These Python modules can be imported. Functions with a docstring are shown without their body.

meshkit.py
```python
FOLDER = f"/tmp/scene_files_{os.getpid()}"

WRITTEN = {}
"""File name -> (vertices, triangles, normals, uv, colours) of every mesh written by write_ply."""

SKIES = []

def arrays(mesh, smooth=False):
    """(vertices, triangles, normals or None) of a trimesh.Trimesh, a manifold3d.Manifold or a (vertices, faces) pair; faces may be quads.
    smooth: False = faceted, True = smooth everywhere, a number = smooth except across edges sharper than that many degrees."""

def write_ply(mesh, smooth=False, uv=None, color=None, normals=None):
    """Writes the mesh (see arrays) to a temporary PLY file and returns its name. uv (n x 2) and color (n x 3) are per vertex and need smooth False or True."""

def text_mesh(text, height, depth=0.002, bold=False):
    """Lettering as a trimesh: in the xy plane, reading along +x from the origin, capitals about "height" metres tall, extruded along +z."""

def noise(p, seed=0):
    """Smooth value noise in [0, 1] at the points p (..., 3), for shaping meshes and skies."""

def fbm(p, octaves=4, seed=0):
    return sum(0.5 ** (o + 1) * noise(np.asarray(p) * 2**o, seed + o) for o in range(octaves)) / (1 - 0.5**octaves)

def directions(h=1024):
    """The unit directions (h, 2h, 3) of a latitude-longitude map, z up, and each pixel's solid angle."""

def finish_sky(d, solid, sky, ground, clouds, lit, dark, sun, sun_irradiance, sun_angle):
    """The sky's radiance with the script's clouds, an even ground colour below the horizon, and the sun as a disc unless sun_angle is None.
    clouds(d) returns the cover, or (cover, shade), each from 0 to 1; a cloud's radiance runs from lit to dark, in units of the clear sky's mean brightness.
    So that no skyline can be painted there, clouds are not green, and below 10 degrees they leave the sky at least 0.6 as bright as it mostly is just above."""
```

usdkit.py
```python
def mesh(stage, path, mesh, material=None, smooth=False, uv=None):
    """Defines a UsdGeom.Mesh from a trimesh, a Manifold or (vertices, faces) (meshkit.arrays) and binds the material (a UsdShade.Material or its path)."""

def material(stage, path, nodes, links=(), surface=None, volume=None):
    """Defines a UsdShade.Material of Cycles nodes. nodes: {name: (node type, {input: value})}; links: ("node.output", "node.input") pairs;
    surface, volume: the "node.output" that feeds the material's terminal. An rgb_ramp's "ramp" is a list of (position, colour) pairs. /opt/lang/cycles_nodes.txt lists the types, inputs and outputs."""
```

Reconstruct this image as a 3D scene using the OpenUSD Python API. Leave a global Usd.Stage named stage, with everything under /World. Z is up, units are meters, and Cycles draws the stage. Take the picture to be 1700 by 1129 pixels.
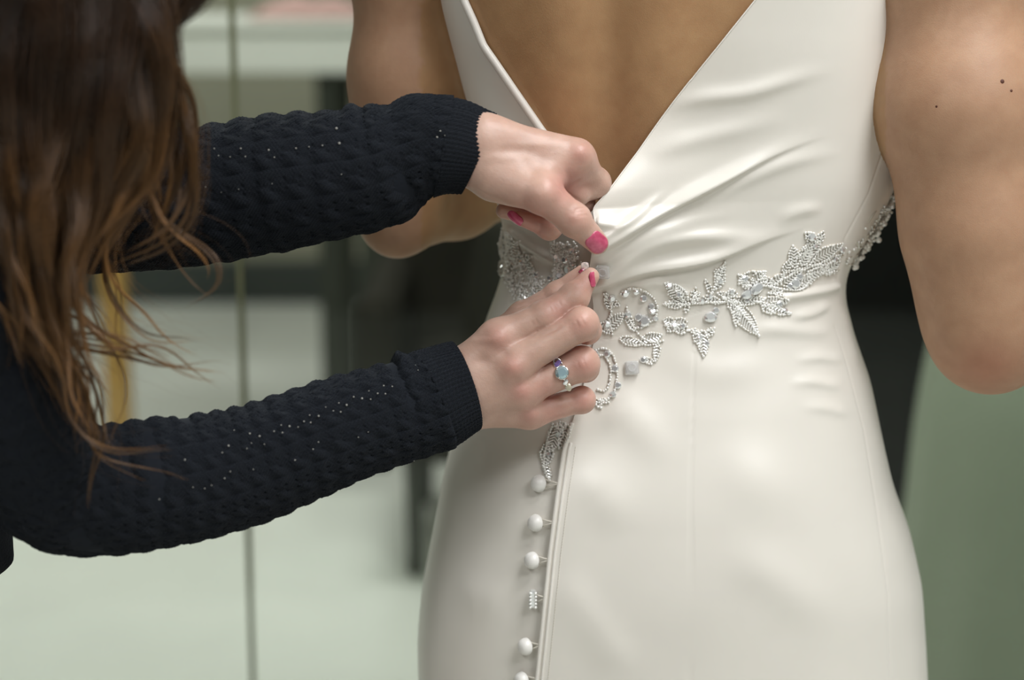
import math, random
import numpy as np, trimesh, usdkit, meshkit
from pxr import Usd, UsdGeom, UsdLux, UsdShade, Gf, Sdf, Vt
from scipy.spatial import cKDTree
from scipy.interpolate import LinearNDInterpolator, CubicSpline, PchipInterpolator
from scipy.ndimage import gaussian_filter1d

stage = Usd.Stage.CreateInMemory()
UsdGeom.SetStageUpAxis(stage, 'Z'); UsdGeom.SetStageMetersPerUnit(stage, 1.0)
UsdGeom.Xform.Define(stage, '/World'); UsdGeom.Scope.Define(stage, '/World/Looks')
rng = np.random.default_rng(7); random.seed(7)

# ---------------------------------------------------------------- camera, lights, exposure
TILT, DIST, FRAME = math.radians(12), 1.5, 0.85
AIM = np.array([0, 0, 1.02])
FWD = np.array([0, math.cos(TILT), -math.sin(TILT)]); RGT = np.array([1.0, 0, 0]); UPV = np.array([0, math.sin(TILT), math.cos(TILT)])
CAM = AIM - DIST * FWD
cam = UsdGeom.Camera.Define(stage, '/World/camera')
M = Gf.Matrix4d(1); M.SetRow(0, Gf.Vec4d(*RGT, 0)); M.SetRow(1, Gf.Vec4d(*UPV, 0)); M.SetRow(2, Gf.Vec4d(*(-FWD), 0)); M.SetRow(3, Gf.Vec4d(*CAM, 1))
cam.AddTransformOp().Set(M)
cam.CreateHorizontalApertureAttr(36.0); cam.CreateVerticalApertureAttr(36.0 * 1129 / 1700)
cam.CreateFocalLengthAttr(36.0 * DIST / FRAME); cam.CreateFStopAttr(2.6); cam.CreateFocusDistanceAttr(DIST - 0.045)
cam.CreateExposureAttr(0.22)

dome = UsdLux.DomeLight.Define(stage, '/World/ambient_light'); dome.CreateIntensityAttr(0.03); dome.CreateColorAttr(Gf.Vec3f(.97, .985, 1))

def rect_light(name, loc, w, h, power, color=(.97, .985, 1.0), rot=(0, 0, 0)):
    l = UsdLux.RectLight.Define(stage, '/World/' + name)
    l.CreateWidthAttr(w); l.CreateHeightAttr(h); l.CreateIntensityAttr(power); l.CreateColorAttr(Gf.Vec3f(*color))
    l.AddTranslateOp().Set(Gf.Vec3d(*loc)); l.AddRotateXYZOp().Set(Gf.Vec3f(*rot))
CEIL = 2.75
# fluorescent ceiling panels of the fitting room, shining straight down
for k, (x, y, w, h, e) in enumerate([(0.75, -0.55, .6, 1.2, 15.), (1.3, -1.9, 1.2, .6, 13.), (-0.9, -2.2, .6, 1.2, 9.), (-0.7, 2.0, 1.2, .6, 14.5), (-1.2, 4.4, 1.2, .6, 9.), (1.5, 2.4, 1.2, .6, 2.5)]):
    rect_light('ceiling_panel_light' + ('_%03d' % k if k else ''), (x, y, CEIL - .03), w, h, e)

# ---------------------------------------------------------------- helpers
def project(P):
    d = np.asarray(P, float) - CAM
    f = d @ FWD; k = FRAME / 2 / DIST
    return 850 + 850 * (d @ RGT) / f / k, 564.5 - 850 * (d @ UPV) / f / k

def W(px, py, y):
    k = FRAME / 2 / DIST
    px, py, y = np.broadcast_arrays(*[np.asarray(v, float) for v in (px, py, y)])
    r = FWD + ((px - 850) / 850 * k)[..., None] * RGT + ((564.5 - py) / 850 * k)[..., None] * UPV
    t = (y - CAM[1]) / r[..., 1]
    return CAM + r * t[..., None]

def mpp(P):                       # metres per picture pixel at a point
    return ((np.asarray(P) - CAM) @ FWD) * FRAME / 2 / DIST / 850

def lin(c):
    c = np.asarray(c, float) / 255
    return tuple(np.where(c <= .04045, c / 12.92, ((c + .055) / 1.055) ** 2.4))

names = {}
def path_for(name, parent=None):
    base = (parent.GetPath().pathString if parent is not None else '/World') + '/' + name
    n = names.get(base, 0); names[base] = n + 1
    return base if n == 0 else '%s_%03d' % (base, n)

def tag(p, label=None, cat=None, group=None, kind=None):
    p = p.GetPrim() if hasattr(p, 'GetPrim') else p
    for k, v in (('label', label), ('category', cat), ('group', group), ('kind', kind)):
        if v: p.SetCustomDataByKey(k, v)
    return p

def thing(name, label, cat, group=None, loc=None):
    x = UsdGeom.Xform.Define(stage, path_for(name))
    if loc is not None: x.AddTranslateOp().Set(Gf.Vec3d(*map(float, loc)))
    return tag(x, label, cat, group)

def obj(name, mesh, mat, parent=None, smooth=35, uv=None, label=None, kind=None, tint=None):
    m = usdkit.mesh(stage, path_for(name, parent), mesh, mat, smooth=smooth, uv=uv)
    if tint is not None:
        UsdGeom.PrimvarsAPI(m).CreatePrimvar('tint', Sdf.ValueTypeNames.Float3Array, 'vertex').Set(Vt.Vec3fArray.FromNumpy(np.asarray(tint, np.float32)))
    return tag(m, label, kind=kind)

def box(lo, hi, bevel=0.0):
    lo, hi = np.array(lo, float), np.array(hi, float)
    if bevel:
        pts = []
        for sx in (0, 1):
            for sy in (0, 1):
                for sz in (0, 1):
                    c = np.where([sx, sy, sz], hi, lo); s = np.where([sx, sy, sz], -1, 1) * bevel
                    for k in range(3):
                        q = c + s; q[k] = c[k]; pts.append(q)
        return trimesh.convex.convex_hull(np.array(pts))
    m = trimesh.creation.box(hi - lo); m.apply_translation((lo + hi) / 2); return m

cat_ = trimesh.util.concatenate

def resample(P, step=None, n=None, closed=False):
    P = np.asarray(P, float)
    if closed: P = np.vstack([P, P[:1]])
    d = np.r_[0, np.cumsum(np.linalg.norm(np.diff(P, axis=0), axis=1))]
    keep = np.r_[True, np.diff(d) > 1e-9]; P, d = P[keep], d[keep]
    n = n or max(2, int(math.ceil(d[-1] / step)) + 1)
    t = np.linspace(0, d[-1], n)
    if len(P) > 2:
        Q = CubicSpline(d, P, bc_type='periodic' if closed else 'natural')(t) if not closed or np.allclose(P[0], P[-1]) else None
    else:
        Q = np.stack([np.interp(t, d, P[:, k]) for k in range(P.shape[1])], 1)
    return Q

def tube(P, r, n=8, cap=True):
    P = np.asarray(P, float); r = np.broadcast_to(np.asarray(r, float), len(P))
    T = np.gradient(P, axis=0); T /= np.maximum(np.linalg.norm(T, axis=1, keepdims=True), 1e-12)
    u = np.cross(T[0], [0, 0, 1.0]);
    if np.linalg.norm(u) < .1: u = np.cross(T[0], [1.0, 0, 0])
    U = []
    for t in T:
        u = u - t * (u @ t); u /= np.linalg.norm(u); U.append(u)
    U = np.array(U); V = np.cross(T, U)
    a = np.arange(n) * 2 * np.pi / n
    ring = P[:, None] + r[:, None, None] * (np.cos(a)[None, :, None] * U[:, None] + np.sin(a)[None, :, None] * V[:, None])
    v = ring.reshape(-1, 3); i = np.arange(len(P) - 1)[:, None] * n; j = np.arange(n)[None]; k = (j + 1) % n
    f = np.stack([i + j, i + k, i + n + k, i + n + j], -1).reshape(-1, 4)
    f = np.vstack([f[:, [0, 1, 2]], f[:, [0, 2, 3]]])
    if cap:
        m = len(v); v = np.vstack([v, P[0], P[-1]]); jj = np.arange(n); kk = (jj + 1) % n; e = (len(P) - 1) * n
        f = np.vstack([f, np.stack([np.full(n, m), kk, jj], 1), np.stack([np.full(n, m + 1), e + jj, e + kk], 1)])
    return trimesh.Trimesh(v, f, process=False)

def blobs(C, R, N=None, sub=1, flat=1.0):
    """many small spheres (flattened along N) as one mesh"""
    s = trimesh.creation.icosphere(sub, 1.0); C = np.atleast_2d(C); R = np.broadcast_to(R, len(C))
    sv = s.vertices
    V = C[:, None] + sv[None] * R[:, None, None]
    if N is not None and flat != 1:
        dot = np.einsum('kj,ij->ki', N, sv)
        V = V - (1 - flat) * R[:, None, None] * dot[..., None] * N[:, None]
    F = s.faces[None] + (np.arange(len(C)) * len(sv))[:, None, None]
    return trimesh.Trimesh(V.reshape(-1, 3), F.reshape(-1, 3), process=False)

def grid_faces(nr, nc, wrap=False):
    i = np.arange(nr - 1)[:, None]; j = np.arange(nc if wrap else nc - 1)[None]; k = (j + 1) % nc
    f = np.stack([i * nc + j, i * nc + k, (i + 1) * nc + k, (i + 1) * nc + j], -1).reshape(-1, 4)
    return np.vstack([f[:, [0, 1, 2]], f[:, [0, 2, 3]]])

def shell(P, Nrm, t):
    """closed cloth sheet: grid P (r,c,3) with inner side offset by t along -Nrm"""
    nr, nc = P.shape[:2]; a = P.reshape(-1, 3); b = (P - Nrm * t).reshape(-1, 3); F = grid_faces(nr, nc); n = nr * nc
    idx = np.arange(n).reshape(nr, nc)
    rim = np.r_[idx[0, :-1], idx[:-1, -1], idx[-1, :0:-1], idx[:0:-1, 0]]; nx = np.roll(rim, -1)
    side = np.vstack([np.stack([nx, rim, rim + n], 1), np.stack([nx, rim + n, nx + n], 1)])
    return trimesh.Trimesh(np.vstack([a, b]), np.vstack([F, F[:, ::-1] + n, side]), process=False)

def poly_dist(px, py, poly):
    """distance to a polyline in picture pixels, signed side (positive above), and position 0..1 along it"""
    poly = np.asarray(poly, float); best = np.full(np.shape(px), 1e9); side = np.zeros_like(best); along = np.zeros_like(best)
    L = np.linalg.norm(np.diff(poly, axis=0), axis=1); cum = np.r_[0, np.cumsum(L)]
    for (a, b, l, c) in zip(poly[:-1], poly[1:], L, cum):
        d = (b - a) / l; t = np.clip((px - a[0]) * d[0] + (py - a[1]) * d[1], 0, l)
        ex, ey = px - a[0] - t * d[0], py - a[1] - t * d[1]; q = np.hypot(ex, ey); m = q < best
        best = np.where(m, q, best); side = np.where(m, np.sign(d[1] * ex - d[0] * ey), side); along = np.where(m, (c + t) / cum[-1], along)
    return best, side, along

# ---------------------------------------------------------------- implicit bodies
def cone(P, a, b, ra, rb):
    a, b = np.asarray(a, float), np.asarray(b, float)
    ba = b - a; l2 = ba @ ba; rr = ra - rb; a2 = l2 - rr * rr
    if a2 <= 0:
        return np.minimum(np.linalg.norm(P - a, axis=1) - ra, np.linalg.norm(P - b, axis=1) - rb)
    il2 = 1 / l2; pa = P - a; y = pa @ ba; z = y - l2
    x2 = ((pa * l2 - ba * y[:, None]) ** 2).sum(1); y2 = y * y * l2; z2 = z * z * l2
    k = np.sign(rr) * rr * rr * x2
    d = (np.sqrt(x2 * a2 * il2) + y * rr) * il2 - ra
    c1 = np.sign(z) * a2 * z2 > k; c2 = np.sign(y) * a2 * y2 < k
    d = np.where(c2, np.sqrt(x2 + y2) * il2 - ra, d)
    return np.where(c1, np.sqrt(x2 + z2) * il2 - rb, d)

def smin(a, b, k):
    h = np.maximum(k - np.abs(a - b), 0) / k
    return np.minimum(a, b) - h * h * k * .25

def ellipsoid(P, c, r, axes=None):
    q = P - np.asarray(c)
    if axes is not None: q = q @ np.asarray(axes).T
    r = np.asarray(r); k0 = np.linalg.norm(q / r, axis=1); k1 = np.linalg.norm(q / (r * r), axis=1)
    return k0 * (k0 - 1) / np.maximum(k1, 1e-9)

def mesh_field(f, lo, hi, h, newton=2):
    """surface nets over a sparse grid"""
    lo, hi = np.asarray(lo, float), np.asarray(hi, float); B = 6
    n = ((np.ceil((hi - lo) / h / B)).astype(int)) * B + 1
    ax = [lo[k] + h * np.arange(n[k]) for k in range(3)]
    D = np.full(n, 1.0, np.float32)
    cb = [np.arange(0, n[k] - 1, B) for k in range(3)]
    I = np.stack(np.meshgrid(*cb, indexing='ij'), -1).reshape(-1, 3)
    dc = f(lo + h * (I + B / 2))
    near = np.abs(dc) < h * B * .87 * 1.5 + h
    full = np.repeat(np.repeat(np.repeat(np.sign(dc).reshape([len(c) for c in cb]), B, 0), B, 1), B, 2)
    D[:-1, :-1, :-1] = full
    o = np.stack(np.meshgrid(*[np.arange(B + 1)] * 3, indexing='ij'), -1).reshape(-1, 3)
    for s in range(0, near.sum(), 4000):
        J = (I[near][s:s + 4000][:, None] + o[None]).reshape(-1, 3)
        D[J[:, 0], J[:, 1], J[:, 2]] = f(lo + h * J)
    for _ in range(12):                                   # no checkerboard faces: keeps the surface a manifold
        ins = D < 0; bad = np.zeros_like(ins)
        for u_, w_ in ((0, 1), (0, 2), (1, 2)):
            def sh(i, j):
                s = [slice(None)] * 3; s[u_] = slice(i, n[u_] - 1 + i); s[w_] = slice(j, n[w_] - 1 + j); return tuple(s)
            A_, B_, C_, D_ = ins[sh(0, 0)], ins[sh(1, 0)], ins[sh(0, 1)], ins[sh(1, 1)]
            x = (A_ & D_ & ~B_ & ~C_); bad[sh(0, 0)] |= x; x = (B_ & C_ & ~A_ & ~D_); bad[sh(1, 0)] |= x
        c8 = [ins[dx:n[0] - 1 + dx, dy:n[1] - 1 + dy, dz:n[2] - 1 + dz] for dx in (0, 1) for dy in (0, 1) for dz in (0, 1)]; tot = sum(q.astype(np.int8) for q in c8)
        for i in range(4):
            bad[i >> 2:n[0] - 1 + (i >> 2), (i >> 1) & 1:n[1] - 1 + ((i >> 1) & 1), i & 1:n[2] - 1 + (i & 1)] |= c8[i] & c8[7 - i] & (tot == 2)
            k = (i + 1) % 8 if i else 1
            bad[k >> 2:n[0] - 1 + (k >> 2), (k >> 1) & 1:n[1] - 1 + ((k >> 1) & 1), k & 1:n[2] - 1 + (k & 1)] |= ~c8[i] & ~c8[7 - i] & (tot == 6) & c8[k]
        if not bad.any(): break
        D[bad] = np.maximum(np.abs(D[bad]) * .1, 1e-6)
    ins = D < 0
    c8 = sum(ins[dx:n[0] - 1 + dx, dy:n[1] - 1 + dy, dz:n[2] - 1 + dz].astype(np.int8) for dx in (0, 1) for dy in (0, 1) for dz in (0, 1))
    act = (c8 > 0) & (c8 < 8); ids = -np.ones(act.shape, int); A = np.argwhere(act); ids[act] = np.arange(len(A))
    acc = np.zeros((len(A), 3)); cnt = np.zeros(len(A))
    C = list(np.ndindex(2, 2, 2))
    for a in C:
        for b in C:
            if sum(np.abs(np.subtract(a, b))) == 1 and a < b:
                da = D[A[:, 0] + a[0], A[:, 1] + a[1], A[:, 2] + a[2]]; db = D[A[:, 0] + b[0], A[:, 1] + b[1], A[:, 2] + b[2]]
                m = (da < 0) != (db < 0); t = np.where(m, da / np.where(m, da - db, 1), 0)
                acc += np.where(m[:, None], np.array(a) + t[:, None] * (np.array(b) - np.array(a)), 0); cnt += m
    V = lo + h * (A + acc / cnt[:, None])
    F = []
    for k in range(3):
        u, w = (k + 1) % 3, (k + 2) % 3
        sl0 = [slice(1, n[q] - 1) for q in range(3)]; sl1 = list(sl0); sl0[k] = slice(0, n[k] - 1); sl1[k] = slice(1, n[k])
        x, y = ins[tuple(sl0)], ins[tuple(sl1)]
        for sgn in (1, 0):
            E = np.argwhere((x & ~y) if sgn else (~x & y))
            off = np.ones(3, int); off[k] = 0; E = E + off
            def cell(du, dw):
                q = E.copy(); q[:, u] -= du; q[:, w] -= dw; return ids[q[:, 0], q[:, 1], q[:, 2]]
            q = np.stack([cell(1, 1), cell(0, 1), cell(0, 0), cell(1, 0)], 1)
            F.append(q if sgn else q[:, ::-1])
    F = np.vstack(F)
    for _ in range(newton):
        e = h * .3; d = f(V)
        g = np.stack([f(V + e * np.eye(3)[k]) - f(V - e * np.eye(3)[k]) for k in range(3)], 1) / (2 * e)
        V = V - np.clip(d, -h, h)[:, None] * g / np.maximum((g * g).sum(1), .25)[:, None] * .8
    return V, np.vstack([F[:, [0, 1, 2]], F[:, [0, 2, 3]]])

def vnormals(V, F):
    n = np.zeros_like(V); fn = np.cross(V[F[:, 1]] - V[F[:, 0]], V[F[:, 2]] - V[F[:, 0]])
    for k in range(3): np.add.at(n, F[:, k], fn)
    return n / np.maximum(np.linalg.norm(n, axis=1, keepdims=True), 1e-12)

def weld_union(meshes):
    """one continuous closed surface out of overlapping closed ones"""
    import manifold3d as m3
    try:
        out = None
        for V, F in meshes:
            q = m3.Manifold(m3.Mesh(np.asarray(V, np.float32), np.asarray(F, np.uint32)))
            if q.status() != m3.Error.NoError or q.volume() == 0: raise ValueError(str(q.status()))
            out = q if out is None else out + q
        r = out.to_mesh(); return np.array(r.vert_properties[:, :3], float), np.array(r.tri_verts, int)
    except Exception as e:
        print('union failed', e)
        n, Vs, Fs = 0, [], []
        for V, F in meshes: Vs.append(V); Fs.append(F + n); n += len(V)
        return np.vstack(Vs), np.vstack(Fs)

# ---------------------------------------------------------------- materials
def mat(name, nodes, links=(), surface='p.BSDF', volume=None):
    return usdkit.material(stage, '/World/Looks/' + name, nodes, links, surface=surface, volume=volume)

def plain(name, rgb, rough=.6, var=.06, scale=6., spec=.4, metallic=0., bump=0., bscale=200.):
    c = np.array(lin(rgb)); nodes = {'g': ('geometry', {}), 'n': ('noise_texture', {'scale': scale, 'detail': 4.}),
        'r': ('rgb_ramp', {'ramp': [(.3, tuple(c * (1 - var))), (.7, tuple(np.minimum(c * (1 + var), 1)))]}),
        'p': ('principled_bsdf', {'roughness': rough, 'specular_ior_level': spec, 'metallic': metallic})}
    links = [('g.position', 'n.vector'), ('n.fac', 'r.fac'), ('r.color', 'p.base_color')]
    if bump:
        nodes['bn'] = ('noise_texture', {'scale': bscale, 'detail': 3.}); nodes['b'] = ('bump', {'strength': bump, 'distance': .002})
        links += [('g.position', 'bn.vector'), ('bn.fac', 'b.height'), ('b.normal', 'p.normal')]
    return mat(name, nodes, links)

def satin(name, rgb, rough=.34):
    c = np.array(lin(rgb))
    return mat(name, {'g': ('geometry', {}), 'm': ('mapping', {'scale': (900., 900., 500.)}), 'n': ('noise_texture', {'scale': 1.4, 'detail': 2.}),
        'b': ('bump', {'strength': .05, 'distance': .0006}), 'n2': ('noise_texture', {'scale': 9., 'detail': 3.}),
        'r': ('rgb_ramp', {'ramp': [(.3, tuple(c * .97)), (.7, tuple(np.minimum(c * 1.02, 1)))]}),
        'p': ('principled_bsdf', {'roughness': rough, 'specular_ior_level': .9, 'sheen_weight': .05, 'sheen_roughness': .4, 'diffuse_roughness': .3})},
        [('g.position', 'm.vector'), ('m.vector', 'n.vector'), ('n.fac', 'b.height'), ('b.normal', 'p.normal'), ('g.position', 'n2.vector'), ('n2.fac', 'r.fac'), ('r.color', 'p.base_color')])

def skin(name, rough=.5, scale=.004, bump=.12):
    return mat(name, {'a': ('attribute', {'attribute': 'tint'}), 'g': ('geometry', {}), 'n': ('noise_texture', {'scale': 60., 'detail': 5.}),
        'r': ('rgb_ramp', {'ramp': [(.3, (.93, .90, .89)), (.7, (1.05, 1.06, 1.07))]}), 'x': ('mix_color', {'blend_type': 'multiply', 'fac': 1., 'use_clamp': False}),
        'v': ('voronoi_texture', {'scale': 900., 'feature': 'f1'}), 'n3': ('noise_texture', {'scale': 320., 'detail': 3.}), 'b0': ('bump', {'strength': bump, 'distance': .0006}), 'b': ('bump', {'strength': bump, 'distance': .0005}),
        'p': ('principled_bsdf', {'roughness': rough, 'specular_ior_level': .4, 'subsurface_weight': .16, 'subsurface_scale': scale, 'subsurface_radius': (1., .35, .2)})},
        [('g.position', 'n.vector'), ('n.fac', 'r.fac'), ('a.color', 'x.a'), ('r.color', 'x.b'), ('x.result', 'p.base_color'), ('g.position', 'v.vector'), ('v.distance', 'b.height'),
         ('g.position', 'n3.vector'), ('n3.fac', 'b0.height'), ('b0.normal', 'b.normal'), ('b.normal', 'p.normal')])

SATIN = satin('ivory_satin', (234, 229, 220)); SATIN_DEEP = satin('ivory_piping_satin', (234, 229, 221), .42)
BUTTON_SATIN = satin('white_button_satin', (240, 237, 232), .4)
LINING = plain('grey_lining', (150, 146, 138), .7)
SKIN_BRIDE = skin('tanned_skin'); SKIN_HAND = skin('fair_skin', .42)
NAIL = mat('pink_nail_polish', {'g': ('geometry', {}), 'n': ('noise_texture', {'scale': 180., 'detail': 2.}), 'r': ('rgb_ramp', {'ramp': [(.35, lin((178, 62, 94))), (.65, lin((204, 92, 122)))]}),
    'p': ('principled_bsdf', {'roughness': .22, 'coat_weight': .6, 'coat_roughness': .1})}, [('g.position', 'n.vector'), ('n.fac', 'r.fac'), ('r.color', 'p.base_color')])
NAIL_EDGE = plain('nail_edge', (222, 190, 178), .35)
def knit(name, rgb, su, sv):
    c = np.array(lin(rgb))
    return mat(name, {'t': ('texture_coordinate', {}), 'm': ('mapping', {'scale': (su, sv, 1.)}), 'w': ('wave_texture', {'wave_type': 'bands', 'bands_direction': 'x', 'scale': 1., 'distortion': 1.2, 'detail': 1., 'detail_scale': 2.}),
        'w2': ('wave_texture', {'wave_type': 'bands', 'bands_direction': 'diagonal', 'scale': .7, 'distortion': 1., 'detail': 1.}), 'g': ('geometry', {}), 'n': ('noise_texture', {'scale': 700., 'detail': 3.}),
        'b': ('bump', {'strength': .8, 'distance': .001}), 'b2': ('bump', {'strength': .5, 'distance': .0008}), 'b3': ('bump', {'strength': .5, 'distance': .0006}),
        'r': ('rgb_ramp', {'ramp': [(.3, tuple(c * .75)), (.7, tuple(c * 1.2))]}),
        'p': ('principled_bsdf', {'roughness': .85, 'specular_ior_level': .2, 'sheen_weight': .06, 'sheen_roughness': .5, 'sheen_tint': (.5, .6, .75)})},
        [('t.UV', 'm.vector'), ('m.vector', 'w.vector'), ('m.vector', 'w2.vector'), ('w.fac', 'b.height'), ('b.normal', 'b2.normal'), ('w2.fac', 'b2.height'), ('g.position', 'n.vector'), ('n.fac', 'b3.height'), ('b2.normal', 'b3.normal'), ('b3.normal', 'p.normal'),
         ('n.fac', 'r.fac'), ('r.color', 'p.base_color')])
KNIT = knit('navy_knit', (19, 23, 30), 1., 1.)
KNIT_PLAIN = plain('navy_knit_body', (20, 23, 29), .9, .2, 400., .2, bump=.8, bscale=500.)
SILVER = mat('silver_setting', {'p': ('metallic_bsdf', {'color': (.86, .85, .82), 'roughness': .2})}, surface='p.BSDF')
BEAD = mat('silver_glass_bead', {'i': ('geometry', {}), 'r': ('rgb_ramp', {'ramp': [(0., (.92, .91, .87)), (.5, (.78, .77, .73)), (1., (.97, .96, .94))]}),
    'p': ('principled_bsdf', {'roughness': .16, 'specular_ior_level': .9, 'metallic': .2, 'coat_weight': .7})}, [('i.random_per_island', 'r.fac'), ('r.color', 'p.base_color')])
CRYSTAL = mat('faceted_crystal', {'i': ('geometry', {}), 'r': ('rgb_ramp', {'ramp': [(0., (.97, .98, 1.)), (.5, (.90, .92, .98)), (1., (.98, .98, .97))]}), 'p': ('principled_bsdf', {'roughness': .05, 'metallic': .7, 'specular_ior_level': 1., 'coat_weight': .5})},
    [('i.random_per_island', 'r.fac'), ('r.color', 'p.base_color')])
CLEAR = mat('clear_plastic', {'p': ('principled_bsdf', {'base_color': (1., 1., 1.), 'roughness': .1, 'transmission_weight': .7, 'ior': 1.45})})
BLUE_STONE = mat('pale_blue_stone', {'p': ('principled_bsdf', {'base_color': lin((186, 216, 226)), 'roughness': .05, 'metallic': .45, 'transmission_weight': .2, 'ior': 1.7, 'coat_weight': .8})})
VIOLET_STONE = mat('violet_stone', {'p': ('principled_bsdf', {'base_color': lin((150, 130, 205)), 'roughness': .05, 'metallic': .5, 'coat_weight': .6})})
THREAD = plain('ivory_thread', (214, 208, 196), .6)
LACE = plain('ivory_lace_cord', (205, 198, 184), .5, .08, 300.)
EYELET = plain('pale_eyelet_bead', (158, 156, 150), .35)
HAIRM = mat('brown_hair', {'a': ('attribute', {'attribute': 'tint'}), 'p': ('principled_bsdf', {'roughness': .36, 'specular_ior_level': .5})}, [('a.color', 'p.base_color')])

# ---------------------------------------------------------------- the room
WALL = plain('beige_wall_paint', (150, 148, 130), .85, .03, 3.); WHITE_WALL = plain('white_wall_paint', (150, 152, 146), .85, .03, 3.)
FLOOR = plain('pale_floor', (206, 207, 198), .55, .05, 2.5); CEILM = plain('ceiling_paint', (220, 220, 212), .9, .02, 3.)
YB = 5.5                                                        # far wall of the room behind the glass
def setting(name, mesh, m, **k): return obj(name, mesh, m, kind='structure', **k)
setting('floor', box((-3.2, -3.6, -.08), (3.2, YB, 0)), FLOOR)
setting('ceiling', box((-3.2, -3.6, CEIL), (3.2, YB, CEIL + .08)), CEILM)
setting('wall_back', box((-3.2, YB, 0), (3.2, YB + .1, CEIL)), WALL)
setting('wall_left', box((-3.3, -3.6, 0), (-3.2, YB, CEIL)), WHITE_WALL)
setting('wall_right', box((3.2, -3.6, 0), (3.3, YB, CEIL)), WHITE_WALL)
setting('wall_front', box((-3.3, -3.7, 0), (3.3, -3.6, CEIL)), plain('taupe_wall_paint', (104, 100, 94), .85, .03, 3.))
setting('baseboard_back', box((-3.2, YB - .02, 0), (3.2, YB, .17), .006), plain('dark_green_grey_baseboard', (62, 68, 64), .6))
# tall glass panels, their joint left of the bride
PANE = mat('greenish_glass', {'t': ('transparent_bsdf', {'color': (.955, .976, .952)}), 'g': ('glossy_bsdf', {'roughness': .01, 'color': (.9, .95, .9)}), 'f': ('fresnel', {'IOR': 1.3}), 'm': ('mix_closure', {})},
    [('f.fac', 'm.fac'), ('t.BSDF', 'm.closure1'), ('g.BSDF', 'm.closure2')], surface='m.closure')
EDGE = plain('olive_joint_strip', (116, 118, 88), .5)
YG = 0.85
xs = W(402, 564, YG)[0]
gp = thing('glass_partition', 'tall clear glass partition behind the bride with a slim olive green vertical joint', 'glass partition')
obj('pane', box((xs - 1.3, YG - .004, .01), (xs - .004, YG + .004, 2.6)), PANE, gp, smooth=False)
obj('pane', box((xs + .004, YG - .004, .01), (xs + 2.2, YG + .004, 2.6)), PANE, gp, smooth=False)
obj('joint_strip', box((xs - .0026, YG - .008, 0), (xs + .0026, YG + .008, 2.62), .001), EDGE, gp, label='slim olive green joint between the glass panels')
obj('head_rail', box((xs - 1.3, YG - .015, 2.6), (xs + 2.2, YG + .015, 2.64), .003), EDGE, gp)
obj('floor_rail', box((xs - 1.3, YG - .015, 0), (xs + 2.2, YG + .015, .012), .002), EDGE, gp)

# white counter on dark legs against the far wall
YC = 3.6
TABLEW = plain('white_counter', (222, 223, 213), .5, .02); DARKLEG = plain('dark_metal_leg', (44, 48, 38), .5)
c0 = W(180, 34, YC); c1 = W(700, 122, YC)
tb = thing('counter', 'long white counter with a deep white front on dark square legs', 'counter')
obj('worktop', box((c0[0], YC - .02, c0[2] - .03), (c1[0], YC + .6, c0[2]), .006), TABLEW, tb)
obj('front_panel', box((c0[0] + .02, YC, c1[2]), (c1[0] - .02, YC + .03, c0[2] - .03), .004), TABLEW, tb)
for q in (541, 612):
    x = W(q, 200, YC)[0]
    for yy in (YC + .03, YC + .5):
        obj('leg', box((x - .03, yy, 0), (x + .03, yy + .06, c0[2] - .031), .004), DARKLEG, tb)
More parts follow.
